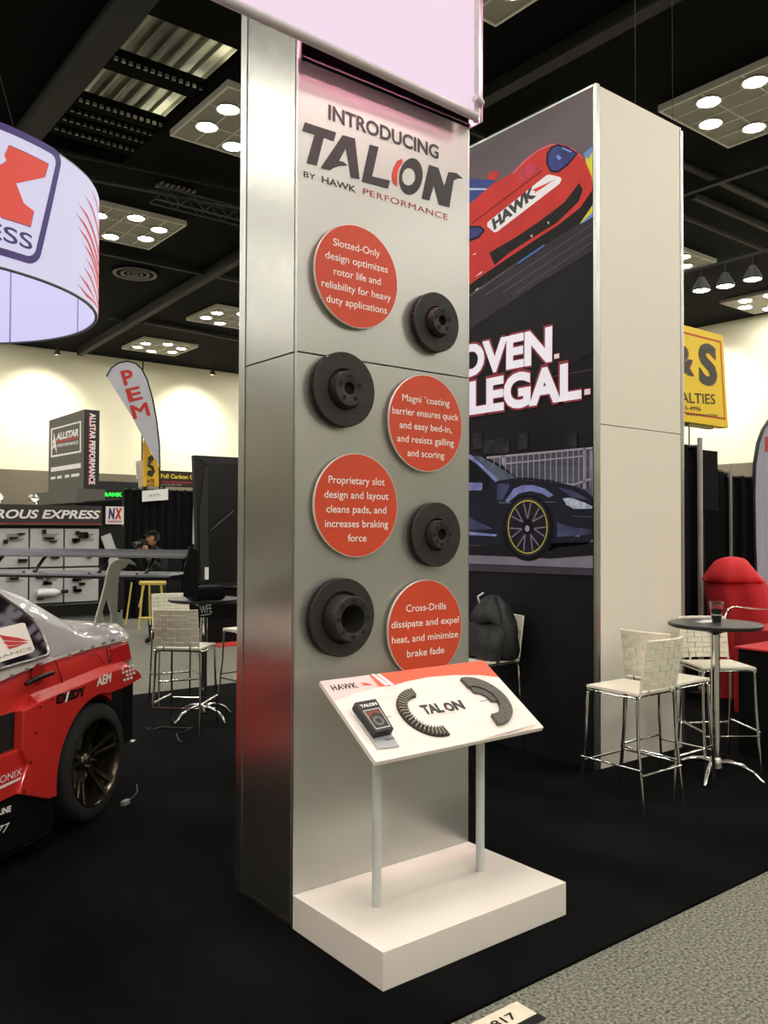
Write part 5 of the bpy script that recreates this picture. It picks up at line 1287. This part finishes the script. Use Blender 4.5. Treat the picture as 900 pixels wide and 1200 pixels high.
# ------------------------------------------------------------------ black kiosk with a big screen seen from behind
KX, KY = 5.47, 11.40
kk = thing('screen_kiosk', 'tall black screen cabinet seen from behind, left of the silver tower', 'display screen', (KX, KY, 0))
zk_ = zf(140, 520, 6, PY(KY))
def kpoly(pts, name, m_, t=.06, dy=0, **k):
    z_ = zf(140, 520, 6, PY(KY+dy)); return MB().slab([z_(*p) for p in pts], (0, t, 0)).build(name, m_, kk, world=True, **k)
scr = M('screen_black', (9, 10, 11), .35, var=.1, scale=1); scr2 = M('screen_charcoal', (24, 26, 27), .4)
kpoly([(527, 80), (1080, 110), (1080, 985), (560, 985), (548, 700), (545, 560)], 'screen_back', scr, .1, 0)
kpoly([(545, 95), (620, 150), (1060, 150), (1080, 112)], 'top_bevel', scr2, .01, -.012)
kpoly([(560, 500), (600, 170), (620, 150), (630, 950), (572, 975)], 'side_bevel', M('screen_mid', (26, 27, 28), .5), .01, -.012)
kpoly([(580, 990), (1080, 965), (1080, 985), (590, 1015)], 'lower_ledge', scr2, .06, -.03)
kpoly([(562, 1010), (1080, 1010), (1080, 1420), (640, 1420), (600, 1380)], 'cabinet', black_cloth, .3, .03)
kpoly([(600, 868), (627, 868), (627, 955), (600, 955)], 'label_sticker', white_paint, .004, -.02)
MB().tube([zf(140, 520, 6, PY(KY-.04))(*p) for p in ((640, 612), (700, 560), (760, 510), (800, 475))], .012, 6).build('carry_strap', scr2, kk, world=True, smooth=60)
tag(MB().box(KX+.2, KX+2.2, KY-.35, KY+1.2, .001, .012).build('red_mat', M('red_mat', (190, 50, 40), .8)), 'red mat under the black screen kiosk', 'mat')
zz = zf(140, 520, 6, PY(11.9))
lp = thing('laptop', 'open laptop with pale screen edge beside the black kiosk', 'laptop', (5.9, 12.2, 1.0))
MB().slab([zf(140, 520, 6, PY(12.2))(*p) for p in ((520, 770), (550, 715), (551, 775))], (0, .02, 0)).build('screen_lid', alu, lp, world=True)
MB().slab([zf(140, 520, 6, PY(12.15))(*p) for p in ((485, 790), (555, 770), (555, 792), (490, 798))], (0, .2, 0)).build('laptop_base', alu, lp, world=True)
ct = thing('black_counter', 'black draped counter between the wing and the kiosk', 'counter', (5.3, 12.6, 0))
c0_, c1_ = zf(140, 520, 6, PY(12.3))(440, 720), zf(140, 520, 6, PY(12.3))(560, 800)
MB().box(c0_.x, c1_.x+.3, 12.3, 12.9, 0, c1_.z).build('counter_cloth', black_cloth, ct, world=True)
# yellow folding stand
ys = thing('folding_stand', 'yellow wooden folding stand behind the left bar stools', 'stand', (5.0, 11.1, 0))
yw = M('yellow_wood', (214, 186, 96), .6, var=.1)
zz = zf(140, 520, 6, PY(11.2)); zg2_ = zf(170-30, 660, 6, PY(11.2))
def zy(x, y): return hit(x/3.103, 660+y/3.103, PY(11.2))
for name, a, b, r in (('leg', (520, 75), (505, 240), .014), ('leg', (585, 75), (600, 235), .014), ('crossbar', (508, 72), (602, 72), .03), ('crossbar', (505, 200), (600, 198), .018), ('brace', (525, 80), (505, 160), .01)):
    MB().tube([zy(*a), zy(*b)], r, 6).build(name, yw, ys, world=True)
MB().tube([zy(520, 75)+V(0, .4, 0), zy(508, 235)+V(0, .5, 0)], .012, 6).build('leg', yw, ys, world=True)
MB().tube([zy(585, 75)+V(0, .4, 0), zy(598, 235)+V(0, .5, 0)], .012, 6).build('leg', yw, ys, world=True)
# black bag with white lettering on the left table
bg = thing('black_bag', 'black bag with white scrawled letters standing on the left bar table', 'bag', (3.45, 6.7, 1.081))
zb_ = zf(170, 680, 6, PY(6.575))
q = [zb_(*p) for p in ((350, 60), (640, 60), (640, 250), (390, 255), (352, 200))]
MB().slab([V(3.45, 6.98, 1.0), V(3.45, 6.98, 1.0)+V(.0, 0, .01), V(3.46, 6.98, 1.01)], (0, .001, 0)) if False else None
MB().box(q[0].x+.02, q[0].x+.32, 6.62, 6.82, 1.081, 1.20).build('bag_body', black_cloth, bg, world=True, bevel=.03)
lo_ = [zb_(385, 165), zb_(640, 165), zb_(640, 262), zb_(385, 262)]
MB().slab(lo_, (0, .015, 0)).build('bag_flap', black_cloth, bg, world=True, bevel=.004)
zb2_ = zf(170, 680, 6, PY(6.57)); mb = MB(); quadtext(mb, 'WFE', zb2_, (390, 238), (470, 225), (390, 180)); mb.build('lettering', M('bag_grey', (170, 170, 170), .6), bg, world=True, fixn=False)
mb = MB(); mb.tube([zb2_(390, 248), zb2_(465, 236)], .003, 5); mb.build('underline', MATS['bag_grey'], bg, world=True)
# cables
cb = M('cable_black', (24, 25, 26), .5)
def cable(name, label, pts, r=.006):
    P_ = [hit(u, v, PZ(.012+r)) for u, v in pts]; fine = []
    for i in range(len(P_)-1):
        for k in range(4): fine.append(P_[i].lerp(P_[i+1], k/4))
    fine.append(P_[-1]); o = tag(MB().tube(fine, r, 6).build(name, cb, smooth=60), label, 'cable'); return o
c1 = cable('power_cable', 'black cable with a grey plug on the carpet beside the rear wheel', [(160, 919), (161, 928), (156, 935), (147, 939)])
p = hit(147, 940, PZ(.03)); MB().box(-.03, .03, -.015, .015, -.015, .012).xf(Matrix.Translation(p) @ Matrix.Rotation(.6, 4, 'Z')).build('plug', M('plug_grey', (150, 150, 145), .5), c1, bevel=.003)
c2 = cable('power_cable', 'black cable running under the left bar stool to the car', [(172, 853), (176, 856), (190, 852), (205, 853), (225, 853), (215, 858), (207, 860), (209, 867), (213, 870)])
c3 = cable('power_cable', 'cable along the carpet at the lower left corner, below the car sill', [(-10, 1011), (12, 1001), (40, 985), (62, 972)])

# ------------------------------------------------------------------ right background
SY = 6.975
ys_ = thing('yellow_sign', 'yellow hanging sign with a black ampersand and S, right of the white tower', 'sign', (11.7, SY, 3.3))
zz = zf(800, 280, 5, PY(SY))
yel = M('sign_yellow', (246, 206, 40), .5, var=.02, scale=2)
tr, br_ = zz(238, 565), zz(268, 1108)
tl_ = tr+V(-2.6, 0, .0); bl_ = br_+V(-2.6, 0, .0)
MB().slab([tl_, tr, br_, bl_], (0, .16, 0)).build('sign_board', yel, ys_, world=True, bevel=.01)
MB().ring([tl_+V(.08, -.004, -.10), tr+V(-.075, -.004, -.10), br_+V(-.09, -.004, .12), bl_+V(.08, -.004, .12)], [tl_+V(.10, -.004, -.125), tr+V(-.1, -.004, -.125), br_+V(-.115, -.004, .145), bl_+V(.1, -.004, .145)]).build('red_border_print', M('sign_red', (200, 60, 30), .5, var=0), ys_, world=True, fixn=False)
zs_ = zf(800, 280, 5, PY(SY-.006)); mb = MB(); quadtext(mb, 'S', zs_, (98, 838), (200, 850), (98, 620), weight=.04); quadtext(mb, '&', zs_, (-45, 775), (64, 795), (-45, 620), weight=.04); mb.build('lettering', black_ink, ys_, world=True, fixn=False)
zs2 = zf(800, 280, 5, PY(SY-.005)); mb = MB(); quadtext(mb, 'S', zs2, (104, 840), (206, 852), (104, 624), weight=.04); quadtext(mb, '&', zs2, (-39, 777), (70, 797), (-39, 622), weight=.04); mb.build('letter_shadow_print', M('sign_rust', (170, 70, 30), .5, var=0), ys_, world=True, fixn=False)
for a_ in (('LTIES', (42, 960), (192, 968), (42, 902), 'SPECIA'), ('-4996', (32, 1002), (108, 1008), (32, 978), '555'), ('RODS & FUEL SYSTEMS', (25, 1034), (203, 1042), (25, 1020), '')):
    mb = MB(); quadtext(mb, a_[0], zs_, *a_[1:4], weight=.005, prefix=a_[4]); mb.build('small_lettering', black_ink, ys_, world=True, fixn=False)
MB().box(tr.x-.9, tr.x-.25, SY+.02, SY+.10, br_.z-.045, br_.z).build('lower_bracket', M('bracket_olive', (120, 110, 40), .5), ys_, world=True)
for dx_ in (-1.2, -2.1): MB().cyl((tr.x+dx_, SY+.08, tr.z), (tr.x+dx_, SY+.08, HC), .003, 6).build('hanging_wire', black_m, ys_, world=True)
# drapes and poles
drape('pipe_drape', 'black drape immediately right of the white tower, behind the grey pole', (7.75, 5.45), (8.32, 5.12), .013, 2.62)
t = thing('drape_pole', 'thick pale grey pole with a square head, right of the white tower', 'pole', (8.17, 5.0, .013)); MB().cyl((0, 0, 0), (0, 0, 2.66), .028, 12).build('pole', M('pole_grey', (180, 178, 174), .4, .3), t, smooth=40); MB().lathe([(.16, 0), (.15, .01), (.03, .02)], 16).build('pole_base', blk_p, t)
drape('pipe_drape', 'black drape between the two grey poles behind the red covered chair', (8.55, 5.40), (10.75, 6.15), .013, 2.48)
t = thing('drape_pole', 'thin pale pole between two black drapes on the right', 'pole', (10.28, 5.86, .013)); MB().cyl((0, 0, 0), (0, 0, 2.54), .022, 12).build('pole', MATS['pole_grey'], t, smooth=40); MB().lathe([(.16, 0), (.15, .01), (.03, .02)], 16).build('pole_base', blk_p, t)
drape('pipe_drape', 'black drape at the right edge behind the grey feather flag', (10.42, 6.0), (12.3, 5.1), .013, 2.42)
bs_ = thing('hanging_screen', 'black screen hung high on the drape right of the thick pole', 'screen', (8.6, 5.1, 1.9))
zz = zf(800, 420, 4, PY(5.2))
MB().slab([hit(u, v, PY(5.15)) for u, v in ((823, 527), (841, 529), (841, 599), (823, 597))], (0, .1, 0)).build('screen_body', black_cloth, bs_, world=True)
xp_ = hit(832, 598, PY(5.15)).x; MB().cyl((xp_, 5.24, 0.013), (xp_, 5.24, 2.0), .02, 8).build('screen_post', black_m, bs_, world=True)
fg = thing('grey_flag', 'pale grey rounded feather flag with a black edge at the right margin', 'flag', (9.9, 5.0, 0))
GY_ = 5.0
def gz(u, v): return hit(u, v, PY(GY_))
out = [(888, 750), (886, 690), (884, 640), (883, 580), (884, 545), (888, 520), (894, 503), (903, 490), (915, 484), (930, 490), (940, 520), (940, 750)]
MB().slab([gz(*p) for p in out], (0, .012, 0)).build('flag_cloth', M('flag_lilac_grey', (160, 160, 174), .8, var=.1, scale=2, stretch=(3, 1, .4)), fg, world=True)
MB().tube([gz(*p) for p in out[:11]], .022, 6).build('flag_edge', blk_p, fg, world=True, smooth=60)
MB().slab([hit(u, v, PY(GY_-.006)) for u, v in ((897, 512), (925, 508), (925, 527), (897, 529))], (0, .003, 0)).build('red_print', red_ink, fg, world=True)
MB().cyl(gz(912, 745), V(gz(912, 745).x, GY_, .013), .02, 8).build('flag_pole', blk_p, fg, world=True)
# red covered table, chair, black skirted table
redc = M('red_cloth', (188, 34, 40), .8, var=.1, scale=3, bump=.15, bscale=6)
rtab = thing('red_table', 'table covered by a red cloth behind the black counter on the right', 'table', (7.9, 3.9, 0))
MB().box(7.4, 9.3, 3.2, 4.2, .013, .80).build('table_cloth', redc, rtab, world=True, bevel=.02)
MB().loft([[V(7.38-.01*i, 3.2+i*.9, z_) for z_ in (.013, .8)] for i in range(2)], cap=False, closed=False).build('cloth_fold', redc, rtab, world=True)
rc = thing('covered_chair', 'chair covered with a draped bright red cloth in front of the black drapes', 'chair', (8.25, 4.55, 0))
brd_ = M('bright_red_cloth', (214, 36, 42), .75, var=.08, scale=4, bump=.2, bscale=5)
def cz_(u, v, y): return hit(u, v, PY(y))
FH = V(math.cos(CYAW), math.sin(CYAW), 0)
def cover(rows, k0, amp, ph):
    secs = []
    for (v, ul, ur, d0) in rows:
        a, b = cz_(ul, v, 4.5), cz_(ur, v, 4.5); c = (a+b)/2; hw = (b-a).length/2; ax = (b-a).normalized(); ax.z = 0
        c = V(c.x, c.y, a.z)+FH*.12; ring_ = []
        hw = abs((b-a).dot(CR))/2
        for k in range(36):
            t_ = 2*PI*k/36; wob = 1+amp*math.sin(5*t_+ph)+amp*.6*math.sin(9*t_+v*.03)
            ring_.append(c+CR*(hw*math.cos(t_)*(1+(wob-1)*.4))+FH*(d0*math.sin(t_)*wob))
        secs.append(ring_)
    return MB().loft(secs)
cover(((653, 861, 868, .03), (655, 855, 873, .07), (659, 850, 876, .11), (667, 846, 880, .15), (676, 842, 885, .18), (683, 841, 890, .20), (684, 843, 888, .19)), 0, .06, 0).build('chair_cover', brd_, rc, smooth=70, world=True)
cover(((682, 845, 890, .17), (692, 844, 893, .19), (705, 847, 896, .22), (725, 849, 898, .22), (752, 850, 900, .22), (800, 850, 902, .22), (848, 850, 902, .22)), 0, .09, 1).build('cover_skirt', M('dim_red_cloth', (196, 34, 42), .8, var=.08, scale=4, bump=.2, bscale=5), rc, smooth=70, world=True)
bt2 = thing('black_counter', 'black skirted counter at the right margin, beyond the round bar table', 'counter', (6.9, 3.2, 0))
MB().box(6.09, 7.3, 2.35, 3.42, .013, .80).build('counter_skirt', black_cloth, bt2, world=True, bevel=.01)
MB().box(6.07, 7.32, 2.33, 3.44, .80, .815).build('counter_top', redc, bt2, world=True, bevel=.004)
lv = thing('leaflets', 'white and yellow leaflets on the red covered counter top', 'leaflet', (6.6, 3.1, .815))
MB().slab([V(6.45, 3.2, .82), V(6.62, 3.10, .82), V(6.75, 3.25, .82), V(6.58, 3.36, .82)], (0, 0, .006)).build('leaflet', white_paint, lv, world=True)
MB().slab([V(6.60, 2.95, .82), V(6.80, 2.9, .82), V(6.86, 3.1, .82), V(6.66, 3.14, .82)], (0, 0, .01)).build('leaflet', M('leaflet_yellow', (236, 186, 40), .5), lv, world=True)
rk = thing('chrome_rail', 'thin bent chrome rail standing behind the plastic cup', 'rail', (6.2, 3.3, .815))
MB().tube([hit(u, v, PY(3.35)) for u, v in ((850, 722), (853, 714), (860, 711), (880, 713), (905, 715))], .007, 6).build('rail', chrome, rk, world=True, smooth=60)
MB().tube([hit(905, 715, PY(3.35)), V(hit(905, 715, PY(3.35)).x, 3.35, .815)], .007, 6).build('rail_post', chrome, rk, world=True)
